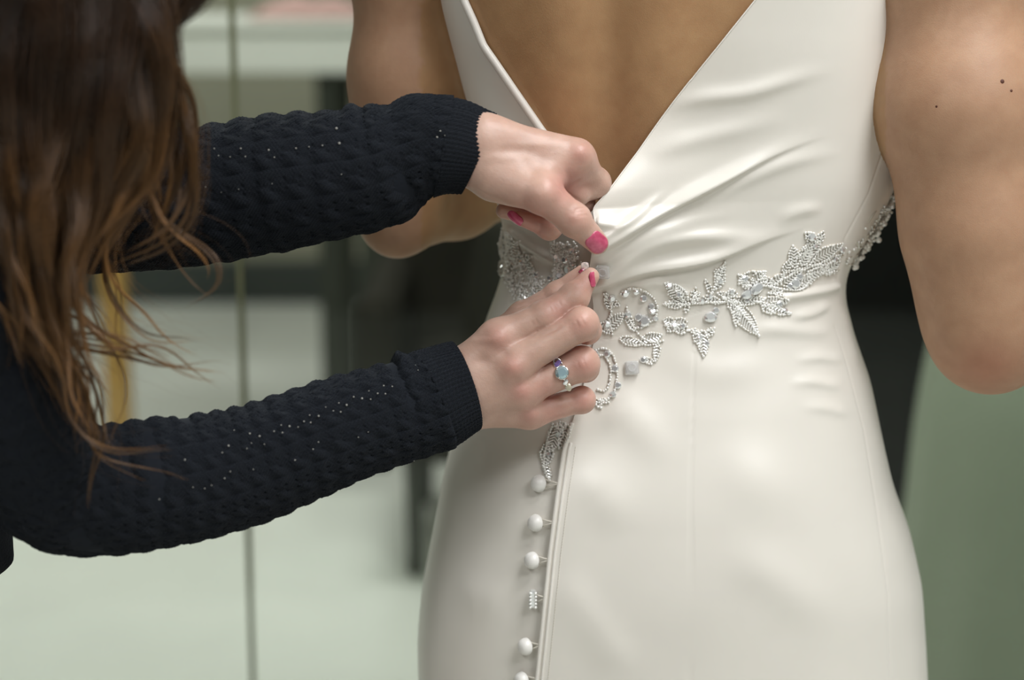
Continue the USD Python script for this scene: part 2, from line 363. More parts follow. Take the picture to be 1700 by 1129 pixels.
# pink cloth lying on the counter
pc = W(520, 6, YC + .15)
u, v = np.meshgrid(np.linspace(-.17, .17, 40), np.linspace(-.1, .1, 26))
hgt = .012 + .05 * np.clip(1 - (u / .17) ** 2, 0, 1) * np.clip(1 - (v / .1) ** 2, 0, 1) * (.6 + .8 * meshkit.noise(np.stack([u * 22, v * 22, u * 0], -1), 3))
Pc = np.stack([pc[0] + u, YC + .15 + v, c0[2] + hgt], -1)
o = obj('folded_cloth', shell(Pc, np.broadcast_to([0, 0, 1.0], Pc.shape), .011), plain('dusty_pink_cloth', (196, 158, 150), .8), smooth=True)
tag(o, 'dusty pink crumpled cloth lying on the white counter', 'cloth')
# bright platform on the floor, light step in front of the glass room
setting('trim_1', box((W(110, 700, 2.6)[0] - 1.2, 1.1, .0), (1.15, 2.75, .06), .01), plain('white_platform', (222, 224, 213), .5, .04, 3.))
# wooden post of the doorway at the left
YP = 2.9
x0, x1 = W(168, 560, YP)[0], W(208, 560, YP)[0]
pst = thing('wooden_post', 'honey coloured wooden post standing behind the glass at the far left', 'post')
obj('shaft', box((x0, YP, .0), (x1, YP + .06, 1.62), .006), plain('honey_wood', (176, 138, 74), .5, .15, 14.), pst)
obj('cap', box((x0 - .012, YP - .012, 1.62), (x1 + .012, YP + .072, 1.65), .008), plain('honey_wood_cap', (166, 128, 70), .5), pst)
# black hanging coat on a slim stand right of the bride and dark upholstered chair left of her
BLACK = plain('black_cloth', (13, 14, 13), .95, .2, 20., .1); DARKBROWN = plain('dark_brown_cover', (36, 34, 27), .85, .15, 8., .1)
def lathe_draped(cx, cy, zs, rx, ry, folds, amp, seed=0, n=96):
    zs = np.asarray(zs); zz = np.linspace(zs[0], zs[-1], 70); RX = PchipInterpolator(zs, rx)(zz); RY = PchipInterpolator(zs, ry)(zz)
    a = np.linspace(0, 2 * np.pi, n, endpoint=False); A, Z = np.meshgrid(a, zz)
    k = 1 + amp * (1 - (Z - zs[0]) / (zs[-1] - zs[0])) * np.sin(folds * A + 2.5 * meshkit.noise(np.stack([np.cos(A) * 2, np.sin(A) * 2, Z * 1.5], -1), seed))
    P = np.stack([cx + RX[:, None] * k * np.cos(A), cy + RY[:, None] * k * np.sin(A), Z], -1).reshape(-1, 3)
    F = grid_faces(len(zz), n, True)
    m = len(P); P = np.vstack([P, [[cx, cy, zs[0]], [cx, cy, zs[-1]]]]); j = np.arange(n); k2 = (j + 1) % n; e = (len(zz) - 1) * n
    F = np.vstack([F, np.stack([np.full(n, m), k2, j], 1), np.stack([np.full(n, m + 1), e + j, e + k2], 1)])
    return trimesh.Trimesh(P, F, process=False)
YK = 1.75
xa, xb = W(1330, 500, YK)[0], W(1556, 500, YK)[0]; zb = W(1480, 1010, YK)[2]; cx_ = (xa + xb) / 2 ; hw = (xb - xa) / 2
bk = thing('black_gown', 'long black gown on a dress form stand behind the right side of the bride', 'gown')
obj('drape', lathe_draped(cx_, YK, [zb, zb + .1, zb + .45, 1.0, 1.3, 1.48, 1.58], [hw * .62, hw * .86, hw, hw, hw * .98, hw * .8, hw * .3], [.08, .1, .12, .13, .13, .1, .05], 9, .04), BLACK, bk, smooth=True)
obj('stand_pole', tube([(cx_, YK, .02), (cx_, YK, zb + .03)], .014, 12), DARKLEG, bk)
obj('stand_base', lathe_draped(cx_, YK, [0, .012, .03], [.15, .15, .03], [.15, .15, .03], 3, 0), DARKLEG, bk, smooth=40)
YS = 2.3
xa, xb = W(652, 500, YS)[0], W(1000, 500, YS)[0]; zt = W(700, 395, YS)[2]
ch = thing('dark_armchair', 'dark brown upholstered armchair standing behind the glass left of the bride', 'armchair')
zl = W(700, 690, YS)[2]
obj('backrest', box((xa, YS + .35, max(zl, .1)), (xb, YS + .5, zt), .03), DARKBROWN, ch)
obj('seat', box((xa + .02, YS - .25, .32), (xb - .02, YS + .352, .47), .03), DARKBROWN, ch)
obj('armrest', box((xa - .06, YS - .22, .3), (xa + .02, YS + .42, .66), .025), DARKBROWN, ch)
obj('armrest', box((xb - .02, YS - .22, .3), (xb + .06, YS + .42, .66), .025), DARKBROWN, ch)
for sx in (xa + .02, xb - .08):
    for sy in (YS - .18, YS + .34):
        obj('leg', tube([(sx + .03, sy + .03, 0.0), (sx + .03, sy + .03, .33)], [.014, .022], 10), DARKLEG, ch)
# pale green dress hanging at the lower right, behind
YD = 1.3
cxg = W(1765, 800, YD)[0]
gz = [.02] + [float(W(1500, q, YD)[2]) for q in (1120, 1000, 850, 700, 560)]; gr = [cxg - W(q, 0, YD)[0] for q in (1470, 1512, 1528, 1546, 1555, 1572)]
gd = thing('green_gown', 'pale sage green long gown on a dress form below the right elbow', 'gown')
obj('skirt', lathe_draped(cxg, YD, gz, gr, [.24, .22, .2, .18, .16, .11], 11, .035, 5), plain('sage_green_satin', (150, 158, 138), .6, .05, 5.), gd, smooth=True)
obj('bodice', lathe_draped(cxg, YD, [gz[-1] - .01, 1.1, 1.28, 1.4], [gr[-1], .11, .13, .11], [.1, .1, .12, .1], 5, .01, 6), plain('sage_green_bodice', (132, 150, 122), .6), gd, smooth=True)

# ---------------------------------------------------------------- the bride's figure: horizontal sections from her outline
CY0 = 0.10
L_px = [(-340, 690), (-120, 712), (0, 726), (160, 768), (260, 800), (375, 831), (430, 836), (480, 823), (525, 805), (600, 780), (735, 745), (790, 731), (880, 715), (960, 698), (1050, 690), (1129, 692)]
R_px = [(-340, 1480), (-120, 1492), (0, 1495), (200, 1497), (300, 1487), (340, 1470), (395, 1438), (440, 1407), (480, 1400), (540, 1411), (620, 1440), (740, 1463), (790, 1474), (860, 1500), (950, 1520), (1050, 1527), (1129, 1531)]
rowp = np.arange(-340, 1131, 10.)
Lw = W(np.interp(rowp, *zip(*L_px)), rowp, CY0); Rw = W(np.interp(rowp, *zip(*R_px)), rowp, CY0)
zr = Lw[:, 2][::-1]; xl = gaussian_filter1d(Lw[:, 0], 2)[::-1]; xr = gaussian_filter1d(Rw[:, 0], 1.6)[::-1]
zlow = zr[0]
zall = np.r_[0.015, .2, .4, zlow - .12, zr]; xl = np.r_[-.30, -.22, -.13, xl[0] - .008, xl]; xr = np.r_[.57, .49, .42, xr[0] + .008, xr]
fxl, fxr = PchipInterpolator(zall, xl), PchipInterpolator(zall, xr)
zof = lambda py: float(np.interp(py, rowp, Lw[:, 2]))
# rearmost line (towards the camera) and half depth by height
yb_t = [(0.015, -.22), (.4, -.13), (zof(1100), -.052), (zof(950), -.050), (zof(800), -.038), (zof(650), -.014), (zof(520), .006), (zof(420), .012), (zof(250), .004), (zof(50), -.010), (zof(-150), -.018), (zof(-340), -.012)]
hd_t = [(0.015, .40), (.4, .27), (zof(1100), .145), (zof(950), .14), (zof(800), .13), (zof(650), .112), (zof(520), .098), (zof(420), .094), (zof(250), .1), (zof(50), .108), (zof(-150), .112), (zof(-340), .09)]
fyb, fhd = PchipInterpolator(*zip(*yb_t)), PchipInterpolator(*zip(*hd_t))
EXP = 2.35
def section(th, z, grow=0.0):
    """point of the gown's smooth form at angle th (pi/2 faces the camera), and the outward normal"""
    a = (fxr(z) - fxl(z)) / 2 + grow; b = fhd(z) + grow; cx = (fxr(z) + fxl(z)) / 2; cy = fyb(z) + fhd(z)
    c, s = np.cos(th), np.sin(th); e = 2 / EXP
    cc, ss = np.sign(c) * np.abs(c) ** e, np.sign(s) * np.abs(s) ** e
    P = np.stack([cx + a * cc, cy - b * ss, np.broadcast_to(z, np.shape(cx + a * cc))], -1)
    N = np.stack([np.sign(c) * np.abs(c) ** (2 - e) / a, -np.sign(s) * np.abs(s) ** (2 - e) / b, 0 * c], -1)
    return P, N / np.maximum(np.linalg.norm(N, axis=-1, keepdims=True), 1e-9)

E_R = [(1440, -360), (1400, -200), (1262, -10), (1190, 80), (1120, 166), (1058, 248), (1008, 306), (980, 334), (986, 372), (978, 410), (974, 445), (984, 500), (986, 565), (968, 640), (948, 705), (936, 745), (925, 820), (912, 920), (903, 1010), (890, 1135), (885, 1400)]
E_L = [(728, -360), (735, -200), (748, -60), (766, 0), (800, 75), (850, 150), (893, 212), (950, 290), (985, 345), (1012, 390), (1022, 455), (1010, 520), (996, 565), (972, 640), (955, 705), (945, 745), (934, 820), (921, 920), (912, 1010), (899, 1135), (895, 1400)]
def edge_x(E, py):
    E = np.array(E, float); return np.interp(py, E[:, 1], E[:, 0])

# folds of the satin pulled towards the fingers: polyline, height mm, width above, width below (px), fade at start and end
RIDGES = [
 ([(1085, 186), (1165, 163), (1240, 158), (1330, 128), (1400, 110)], 2.6, 16, 12, .3, .5),
 ([(1060, 262), (1130, 236), (1230, 214), (1330, 185)], 2.2, 18, 16, .3, .5),
 ([(970, 416), (1004, 398), (1045, 374), (1100, 346), (1190, 306), (1250, 272), (1310, 243), (1400, 215)], 5.8, 16, 3.8, .04, .6),
 ([(1150, 345), (1230, 300), (1310, 268), (1420, 246)], 2.0, 14, 12, .4, .5),
 ([(982, 352), (1000, 358), (1030, 362), (1065, 340), (1120, 300)], 3.0, 8, 8, .05, .5),
 ([(975, 394), (1004, 378), (1050, 352), (1085, 330)], 2.0, 5, 5, .05, .6),
 ([(970, 460), (1012, 446), (1050, 418), (1085, 396), (1150, 388), (1220, 392), (1295, 384)], 4.2, 14, 14, .1, .4),
 ([(966, 474), (1008, 468), (1040, 452), (1085, 442), (1140, 440), (1195, 428), (1245, 404), (1300, 386), (1350, 374)], 5.4, 17, 3.6, .02, .5),
 ([(1280, 372), (1320, 352), (1375, 342)], 1.6, 12, 10, .4, .4),
 ([(970, 436), (1010, 420), (1070, 384), (1150, 362), (1260, 345)], 2.0, 10, 10, .1, .6),
 ([(1040, 476), (1090, 462), (1130, 486), (1180, 500)], 2.2, 9, 9, .2, .4),
 ([(1250, 505), (1310, 492), (1370, 482), (1402, 470)], 2.8, 8, 8, .5, .1),
 ([(1300, 530), (1350, 520), (1385, 500)], 2.0, 10, 8, .4, .3),
 ([(1200, 560), (1280, 545), (1360, 552), (1388, 540)], 1.6, 14, 12, .5, .2),
 ([(1310, 600), (1360, 592), (1410, 600)], 1.6, 10, 9, .5, .3),
 ([(1300, 638), (1350, 632), (1410, 644)], 1.6, 11, 10, .5, .3),
 ([(1320, 676), (1370, 676), (1420, 690)], 1.2, 11, 10, .5, .3),
 ([(1000, 640), (1045, 690), (1090, 735), (1150, 775)], 2.4, 34, 34, .3, .6),
 ([(960, 760), (1010, 830), (1040, 900)], 2.4, 40, 40, .4, .5),
 ([(1170, 730), (1260, 800), (1350, 860)], 2.2, 50, 50, .5, .5),
 ([(1180, 900), (1290, 960), (1400, 1050)], 2.4, 42, 42, .4, .4),
 ([(925, 930), (960, 1000), (1010, 1070), (1060, 1140)], 1.8, 30, 40, .3, .3),
 ([(1060, 560), (1180, 620), (1320, 600)], 1.5, 30, 30, .4, .4),
 ([(760, 800), (830, 840), (900, 900)], 1.6, 40, 40, .4, .4),
 ([(745, 990), (790, 985), (860, 1010)], 1.8, 30, 36, .4, .4),
 ([(835, 372), (880, 410), (930, 440)], 3.0, 7, 7, .2, .2),
 ([(1395, 500), (1410, 560), (1425, 620)], 1.5, 8, 8, .3, .3),
 ([(780, 30), (810, 110), (850, 180)], 1.5, 14, 14, .4, .4),
]
SEAMS = [[(1470, 238), (1442, 322), (1402, 396), (1388, 470)], [(1386, 540), (1408, 612), (1434, 712), (1455, 843), (1474, 985), (1479, 1140)], [(1152, 585), (1149, 720), (1147, 900), (1145, 1140)],
         [(992, 566), (1060, 548), (1135, 524), (1180, 510), (1280, 488), (1395, 468)]]
def cloth_offset(px, py, right):
    h = np.zeros(np.shape(px))
    for pl, amp, wu, wd, f0, f1 in RIDGES:
        pl_ = np.array(pl, float); c = np.array([np.interp(t, np.linspace(0, 1, len(pl)), pl_[:, k]) for t in np.linspace(0, 1, 24) for k in (0, 1)]).reshape(-1, 2)
        c = np.stack([gaussian_filter1d(c[:, 0], 1.5, mode='nearest'), gaussian_filter1d(c[:, 1], 1.5, mode='nearest')], 1)
        lo, hi = c.min(0) - 140, c.max(0) + 140
        m = (px > lo[0]) & (px < hi[0]) & (py > lo[1]) & (py < hi[1])
        if not m.any(): continue
        d, s, t = poly_dist(px[m], py[m], c)
        w = np.where(s > 0, wu, wd); env = np.clip(t / max(f0, 1e-3), 0, 1) * np.clip((1 - t) / max(f1, 1e-3), 0, 1); env = env * env * (3 - 2 * env)
        h[m] += amp * .0014 * env * np.exp(-(d / w) ** 2)
    for s_ in SEAMS:
        d, _, _ = poly_dist(px, py, s_); h -= .0006 * np.exp(-(d / 1.8) ** 2)
    return h

def pull(px, py, right):
    """the panel edges are pulled off the back by the fingers (metres towards the camera)"""
    if right:
        dx = np.maximum(px - edge_x(E_R, py), 0)
        return .050 * np.exp(-((py - 370) / 108) ** 2) * np.exp(-(dx / 140) ** 1.25) + .004 * np.exp(-(dx / 60) ** 2) * np.clip((py - 560) / 100, 0, 1)
    dx = np.maximum(edge_x(E_L, py) - px, 0)
    return .016 * np.exp(-((py - 430) / 90) ** 2) * np.exp(-(dx / 70) ** 2)

zt_, zv_ = zof(-338), zlow - .02
zrows = np.r_[np.linspace(zt_, zof(-40), 40)[:-1], np.arange(zof(-40), zv_, -.00125), np.linspace(zv_ - .01, .016, 34)]
def find_edge(E, z):
    th = np.linspace(.12, np.pi - .12, 600); P, _ = section(th, np.full_like(th, z)); px, py = project(P)
    d = px - edge_x(E, py); i = np.nonzero(np.diff(np.sign(d)))[0]
    if not len(i): return np.pi / 2
    i = i[0]; return th[i] + (th[i + 1] - th[i]) * d[i] / (d[i] - d[i + 1])
thR = gaussian_filter1d(np.array([find_edge(E_R, z) for z in zrows]), 1.6, mode='nearest'); thL = gaussian_filter1d(np.array([find_edge(E_L, z) for z in zrows]), 1.2, mode='nearest')
# below the frame the opening is closed
def panel(right):
    n = 300 if right else 170
    u = np.linspace(0, 1, n) ** (1.0)
    th = (thR[:, None] * (1 - u) + (-.45) * u) if right else (thL[:, None] * (1 - u) + (np.pi + .45) * u)
    Z = np.broadcast_to(zrows[:, None], th.shape)
    P, N = section(th, Z, 0.0 if right else -.0022)
    px, py = project(P)
    front = np.clip((N[..., 1] * -1 + .15) / .3, 0, 1)
    P = P + N * (cloth_offset(px, py, right) * front)[..., None]
    P = P - np.array([0, 1.0, 0]) * (pull(px, py, right) * front)[..., None]
    G = np.cross(np.gradient(P, axis=0), np.gradient(P, axis=1)); G /= np.maximum(np.linalg.norm(G, axis=-1, keepdims=True), 1e-12)
    if (G * N).sum() < 0: G = -G
    return P, G
PR, GR = panel(True); PL, GL = panel(False)
def surf_interp(P, G):
    m = G[..., 1] < .25; px, py = project(P); ok = m & (px > 640) & (px < 1560) & (py > -60) & (py < 1160)
    sub = np.zeros_like(ok); sub[::2, ::2] = True; ok &= sub
    return LinearNDInterpolator(np.stack([px[ok], py[ok]], 1), np.concatenate([P[ok], G[ok]], 1))
SR, SL = surf_interp(PR, GR), surf_interp(PL, GL)
treeR = cKDTree(np.stack(project(PR.reshape(-1, 3)), 1))
def on_gown(px, py, lift=0.0, side=None):
    """points and normals on the gown's outer cloth at picture positions"""
    px, py = np.atleast_1d(np.asarray(px, float)), np.atleast_1d(np.asarray(py, float)); q = np.stack([px, py], 1)
    r, l = SR(q), SL(q)
    useR = (px > edge_x(E_R, py)) if side is None else np.full(len(px), side == 'r')
    out = np.where((useR & ~np.isnan(r[:, 0]))[:, None], r, l); out = np.where(np.isnan(out), r, out)
    bad = np.isnan(out[:, 0])
    if bad.any():
        allP = PR.reshape(-1, 3); _, j = treeR.query(q[bad]); out[bad] = np.concatenate([allP[j], GR.reshape(-1, 3)[j]], 1)
    N = out[:, 3:] / np.linalg.norm(out[:, 3:], axis=1, keepdims=True)
    return out[:, :3] + N * lift, N

def orient(P, G):                                       # shell() needs faces that look along G
    a = np.cross(P[1, 0] - P[0, 0], P[0, 1] - P[0, 0]); return (P, G)
def cloth_mesh(P, G, t=.0012):
    m = shell(P, G, t); fn = m.face_normals[:len(grid_faces(*P.shape[:2]))]
    ref = G[:-1, :-1].reshape(-1, 3); k = len(ref)
    if (fn[:k] * ref).sum() < 0: m.faces = m.faces[:, ::-1]
    return m
iw = int(np.argmin(np.abs(zrows - zof(528))))
gown = thing('wedding_gown', 'ivory satin wedding gown with open V back, beaded waist and covered buttons', 'wedding dress')
obj('bodice_panel', cloth_mesh(PR[:iw + 1], GR[:iw + 1]), SATIN, gown, smooth=50, label='right back bodice panel with satin folds pulled to the fingers')
obj('bodice_panel', cloth_mesh(PL[:iw + 1], GL[:iw + 1]), SATIN, gown, smooth=50, label='narrow left back bodice panel beside the bare back')
obj('skirt_panel', cloth_mesh(PR[iw:], GR[iw:]), SATIN, gown, smooth=50, label='right skirt panel with a fine vertical seam')
obj('skirt_panel', cloth_mesh(PL[iw:], GL[iw:]), SATIN, gown, smooth=50, label='left skirt panel carrying the button row')
zf = np.r_[np.linspace(zof(60), zlow, 60), np.linspace(zlow - .03, .016, 24)]; uf = np.linspace(-.44, -np.pi + .44, 90)
TH, ZF = np.meshgrid(uf, zf); Pf, Nf = section(TH, ZF, -.0026)
obj('front_panel', cloth_mesh(Pf, Nf), SATIN, gown, smooth=50)

# piping along the two edges of the V and down the closure
def edge_curve(P, y0, y1, col=0, step=.002):
    c = P[:, col]; px, py = project(c); m = (py > y0) & (py < y1); return resample(c[m][::2], step)
eR = edge_curve(PR, -60, 372); eR2 = edge_curve(PR, 700, 1160)
obj('edge_piping', tube(eR, .0007, 8), SATIN_DEEP, gown, smooth=True)
obj('edge_piping', tube(edge_curve(PL, -60, 330) + np.array([0, -.0015, 0]), .0034, 10), SATIN_DEEP, gown, smooth=True, label='rounded piping along the left edge of the open back')
obj('closure_piping', tube(eR2 + np.array([0, -.0008, 0]), .0018, 10), SATIN_DEEP, gown, smooth=True)
ys = np.arange(735, 1160, 4.0)
C2, N2 = on_gown(edge_x(E_R, ys) + 9, ys, .0002, 'r'); obj('closure_piping', tube(resample(C2, .002), .0013, 8), SATIN_DEEP, gown, smooth=True)
ys = np.arange(742, 1150, 1.0); C3, N3 = on_gown(edge_x(E_R, ys) + 19, ys, .0003, 'r'); C3 = resample(C3, .0004)
obj('stitching', cat_([tube(C3[i:i + 4], .00028, 5) for i in range(0, len(C3) - 4, 6)]), THREAD, gown, kind='stuff')
# covered buttons with their elastic loops, one crystal one
def dome(c, axis, r, hgt):
    t = np.linspace(0, np.pi / 2, 9); prof = np.r_[np.stack([r * np.cos(t) ** .8, hgt * np.sin(t)], 1)]
    prof = np.vstack([[0, -hgt * .22], [r * .8, -hgt * .22], prof]); prof[-1, 0] = 0
    m = trimesh.creation.revolve(prof, sections=28); T = trimesh.geometry.align_vectors([0, 0, 1], axis); T[:3, 3] = c; m.apply_transform(T); return m
for k, (bx, by) in enumerate([(899, 803), (893, 867), (888, 929), (888, 992), (877, 1070), (871, 1126)]):
    ex = float(edge_x(E_R, by)); B, N = on_gown(bx, by, .0, 'l'); E_, NE = on_gown(ex + 3, by, .0, 'r'); B, N, E_ = B[0], N[0], E_[0]
    ax = N * .55 + np.array([-.62, -.25, .1]); ax /= np.linalg.norm(ax); c = B + N * .0052
    if k == 3:
        bt = obj('crystal_button', box(c + [-.0032, -.004, -.0075], c + [.0032, .004, .0075], .0016), CRYSTAL, gown, smooth=False, label='beaded crystal button among the satin ones')
        g = [c + np.array([dx * .0022, -.0042, dz * .0028]) for dx in (-1, 1) for dz in (-2.2, -1.1, 0, 1.1, 2.2)]
        obj('bead', blobs(g, .0014), BEAD, bt, smooth=True, kind='stuff')
    else:
        bt = obj('button', dome(c, ax, .0074, .0070), BUTTON_SATIN, gown, smooth=40)
        obj('shank', tube([c - ax * .001, c - ax * .0055], .0024, 8), THREAD, bt, smooth=40)
    lp = resample([E_ + NE[0] * .0005, (E_ * .5 + c * .5) + N * .001 + np.array([0, 0, .0022]), c - ax * .003 + np.array([0, 0, .002]), c - ax * .0032 + np.array([0, 0, -.002]), (E_ * .5 + c * .5) + N * .001 - np.array([0, 0, .0022]), E_ + NE[0] * .0005], .001)
    obj('button_loop', tube(lp, .0007, 6), THREAD, gown, smooth=True)

# ---------------------------------------------------------------- beaded lace applique on the waist
def gem(c, N, r, rot=0., stretch=1.0, kind='round'):
    """faceted stone with its table facing N"""
    n = 10 if kind == 'round' else 8
    a = np.arange(n) * 2 * np.pi / n + rot * 0
    rings = [(1.0, -.05), (.98, .18), (.62, .52)]
    pts = [np.stack([q * np.cos(a + (.5 * i) * 2 * np.pi / n), q * np.sin(a + (.5 * i) * 2 * np.pi / n), np.full(n, h)], 1) for i, (q, h) in enumerate(rings)] + [np.array([[0, 0, -.55]])]
    V = np.vstack(pts) * r; V[:, 0] *= stretch
    m = trimesh.convex.convex_hull(V)
    z = N / np.linalg.norm(N); x = np.array([math.cos(rot), 0, math.sin(rot)]); x = x - z * (x @ z); x /= np.linalg.norm(x); y = np.cross(z, x)
    T = np.eye(4); T[:3, 0], T[:3, 1], T[:3, 2], T[:3, 3] = x, y, z, c; m.apply_transform(T); return m

def leaf_px(a, b, w, n=14):
    a, b = np.array(a, float), np.array(b, float); d = b - a; L = np.hypot(*d); d /= L; nrm = np.array([-d[1], d[0]])
    t = np.linspace(0, 1, n); wid = w * .5 * np.sin(np.pi * t ** .8) ** .8
    return [a + d * L * t[:, None] + nrm * (s * wid)[:, None] for s in (1, -1)] + [a + d * L * t[:, None] * .95]

def step_px(P, s):
    P = np.asarray(P, float); d = np.r_[0, np.cumsum(np.hypot(*np.diff(P, axis=0).T))]; n = max(2, int(d[-1] / s) + 1); t = np.linspace(0, d[-1], n)
    return np.stack([np.interp(t, d, P[:, k]) for k in (0, 1)], 1)

def smooth_px(P, n=40):
    P = np.asarray(P, float)
    if len(P) < 3: return P
    d = np.r_[0, np.cumsum(np.hypot(*np.diff(P, axis=0).T))]; return CubicSpline(d, P)(np.linspace(0, d[-1], n))

def motif(label, leaves=(), lines=(), stones=(), side=None, fill=(), lift=0.0, dense=1.0):
    """one sprig: lace cords, seed beads along outlines, bugle beads in the leaves, rhinestones"""
    cords, bc, bn, br, bug = [], [], [], [], []
    def seed(P, s, r):
        q = step_px(P, s); q = q + rng.normal(0, .5, q.shape); C, N = on_gown(q[:, 0], q[:, 1], r * .6 + .0006 + lift, side); bc.append(C); bn.append(N); br.append(r * rng.uniform(.8, 1.2, len(C)))
    for (a, b, w) in leaves:
        l1, l2, mid = leaf_px(a, b, w)
        C, N = on_gown(*np.vstack([l1, l2[::-1]]).T, .0006 + lift, side); cords.append(tube(resample(C, .0012), .0008, 5))
        seed(l1, 4.3, .00105); seed(l2, 4.3, .00105)
        nb = max(2, int(len(mid) * .55))
        L = math.dist(a, b)
        for t in np.arange(.15, .9, 5.2 / max(L, 10)):
            p = np.array(a) + (np.array(b) - np.array(a)) * t; d = (np.array(b) - np.array(a)) / L; nn = np.array([-d[1], d[0]]); ww = w * .34 * math.sin(math.pi * t ** .8)
            for sgn in (1, -1):
                q = np.array([p, p + nn * sgn * ww + d * ww * .8]); Cq, Nq = on_gown(q[:, 0], q[:, 1], .0013 + lift, side)
                if np.linalg.norm(Cq[1] - Cq[0]) > .0012 and np.linalg.norm(Cq[1] - Cq[0]) < .012: bug.append(tube(Cq, .0007, 6))
    for P in lines:
        P = smooth_px(P); C, N = on_gown(P[:, 0], P[:, 1], .0007 + lift, side); cords.append(tube(resample(C, .0012), .0009, 5)); seed(P, 4.4, .00115)
    for poly, num in fill:
        from shapely.geometry import Polygon, Point
        pg = Polygon(poly); x0, y0, x1, y1 = pg.bounds; got = []
        while len(got) < num:
            q = (rng.uniform(x0, x1), rng.uniform(y0, y1))
            if pg.contains(Point(q)) and all((q[0] - g[0]) ** 2 + (q[1] - g[1]) ** 2 > 9 for g in got[-60:]): got.append(q)
        got = np.array(got); C, N = on_gown(got[:, 0], got[:, 1], .0014 + lift, side); bc.append(C); bn.append(N); br.append(rng.uniform(.0009, .0016, len(C)))
    ap = obj('lace_applique', cat_(cords), LACE, gown, smooth=True, label=label)
    obj('seed_bead', blobs(np.vstack(bc), np.concatenate(br)), BEAD, ap, smooth=True, kind='stuff')
    if bug: obj('bugle_bead', cat_(bug), BEAD, ap, smooth=40, kind='stuff')
    for (x, y, r, st, rot) in stones:
        C, N = on_gown(x, y, .0016 + lift, side); R = r * mpp(C[0]); s = N[0] + rng.normal(0, .16, 3) + UPV * rng.uniform(.05, .6); s /= np.linalg.norm(s)
        g = gem(C[0], s, R, rot, st); obj('rhinestone', g, CRYSTAL, ap, smooth=False)
    return ap

S = lambda x, y, r=6, st=1.0, rot=0.: (x, y, r, st, rot)
motif('beaded lace sprig with a tall curled leaf on the right of the waist', [((1322, 446), (1362, 392), 26), ((1318, 444), (1316, 408), 18), ((1330, 440), (1345, 405), 18), ((1300, 452), (1312, 430), 12), ((1352, 400), (1336, 386), 16), ((1356, 402), (1366, 384), 12)],
      [[(1290, 468), (1320, 452), (1360, 438)]], [S(1346, 392, 8), S(1352, 408, 5)])
motif('beaded lace band running round the right side of the waist', [((1338, 438), (1398, 404), 20), ((1362, 452), (1412, 420), 24), ((1398, 432), (1440, 396), 26), ((1366, 452), (1392, 434), 14), ((1376, 455), (1370, 448), 8), ((1424, 410), (1452, 372), 22), ((1442, 386), (1466, 342), 18), ((1405, 436), (1418, 430), 12)],
      [[(1340, 450), (1390, 428), (1436, 395), (1462, 350)], [(1400, 438), (1428, 418), (1450, 390), (1468, 345)]], [S(1396, 414, 5), S(1385, 430, 5), S(1410, 425, 5)])
motif('beaded lace flower with a bright crystal right of the middle', [((1290, 478), (1262, 458), 12), ((1296, 472), (1330, 448), 22), ((1310, 478), (1344, 462), 22), ((1280, 470), (1300, 455), 14), ((1300, 480), (1275, 486), 8), ((1330, 470), (1356, 452), 16), ((1340, 458), (1372, 444), 14), ((1282, 482), (1300, 492), 9)],
      [[(1262, 474), (1290, 478), (1320, 482), (1345, 466)]], [S(1319, 470, 9), S(1326, 458, 6), S(1310, 474, 5)])
motif('beaded lace flower around a long tilted crystal', [((1246, 474), (1226, 456), 16), ((1242, 478), (1232, 466), 12), ((1250, 470), (1270, 450), 18), ((1254, 474), (1272, 464), 12), ((1222, 492), (1210, 480), 10)],
      [[(1226, 470), (1240, 452), (1262, 452), (1272, 466)]], [S(1240, 488, 8, 1.5, .5), S(1256, 478, 9, 1.7, .6), S(1236, 462, 6), S(1214, 484, 5)])
motif('small upright beaded lace twig above the waist band', [((1180, 486), (1171, 464), 8), ((1188, 472), (1202, 438), 14), ((1184, 480), (1203, 462), 10), ((1190, 462), (1188, 446), 7)], [[(1172, 500), (1182, 484), (1194, 458), (1203, 434)]], [S(1195, 466, 4.5), S(1179, 492, 4.5)])
motif('beaded lace fan of leaves left of the waist middle', [((1142, 502), (1104, 470), 22), ((1138, 500), (1122, 474), 14), ((1132, 506), (1102, 504), 12), ((1148, 500), (1154, 478), 10), ((1142, 506), (1138, 518), 8), ((1150, 502), (1160, 486), 9)],
      [[(1104, 504), (1140, 504), (1180, 502), (1220, 500)]], [S(1126, 488, 5), S(1110, 474, 5), S(1165, 500, 5)])
motif('large pointed beaded lace leaf hanging below the waist band', [((1214, 502), (1258, 556), 28), ((1222, 510), (1221, 541), 10), ((1208, 500), (1236, 520), 18), ((1216, 500), (1268, 496), 16), ((1196, 502), (1168, 492), 10), ((1200, 494), (1218, 484), 12), ((1212, 492), (1190, 486), 9)], [[(1200, 496), (1218, 506), (1240, 530), (1259, 557)]], [S(1179, 526, 9, 1.3, .2), S(1188, 515, 6), S(1240, 498, 4.5)])
motif('small beaded lace twig at the right end below the band', [((1262, 504), (1296, 496), 14), ((1270, 508), (1308, 522), 12), ((1276, 506), (1300, 504), 10), ((1264, 508), (1284, 520), 12), ((1296, 500), (1308, 498), 8)], [[(1250, 500), (1280, 506), (1312, 521)]], [S(1293, 503, 5.5), S(1303, 515, 4.5)])
motif('beaded lace bow shaped knot on the middle seam', [((1118, 538), (1102, 530), 16), ((1116, 540), (1108, 550), 14), ((1120, 538), (1140, 534), 18), ((1120, 542), (1136, 552), 14)], [[(1104, 540), (1120, 539), (1140, 542)]], [S(1119, 539, 5), S(1133, 541, 5)])
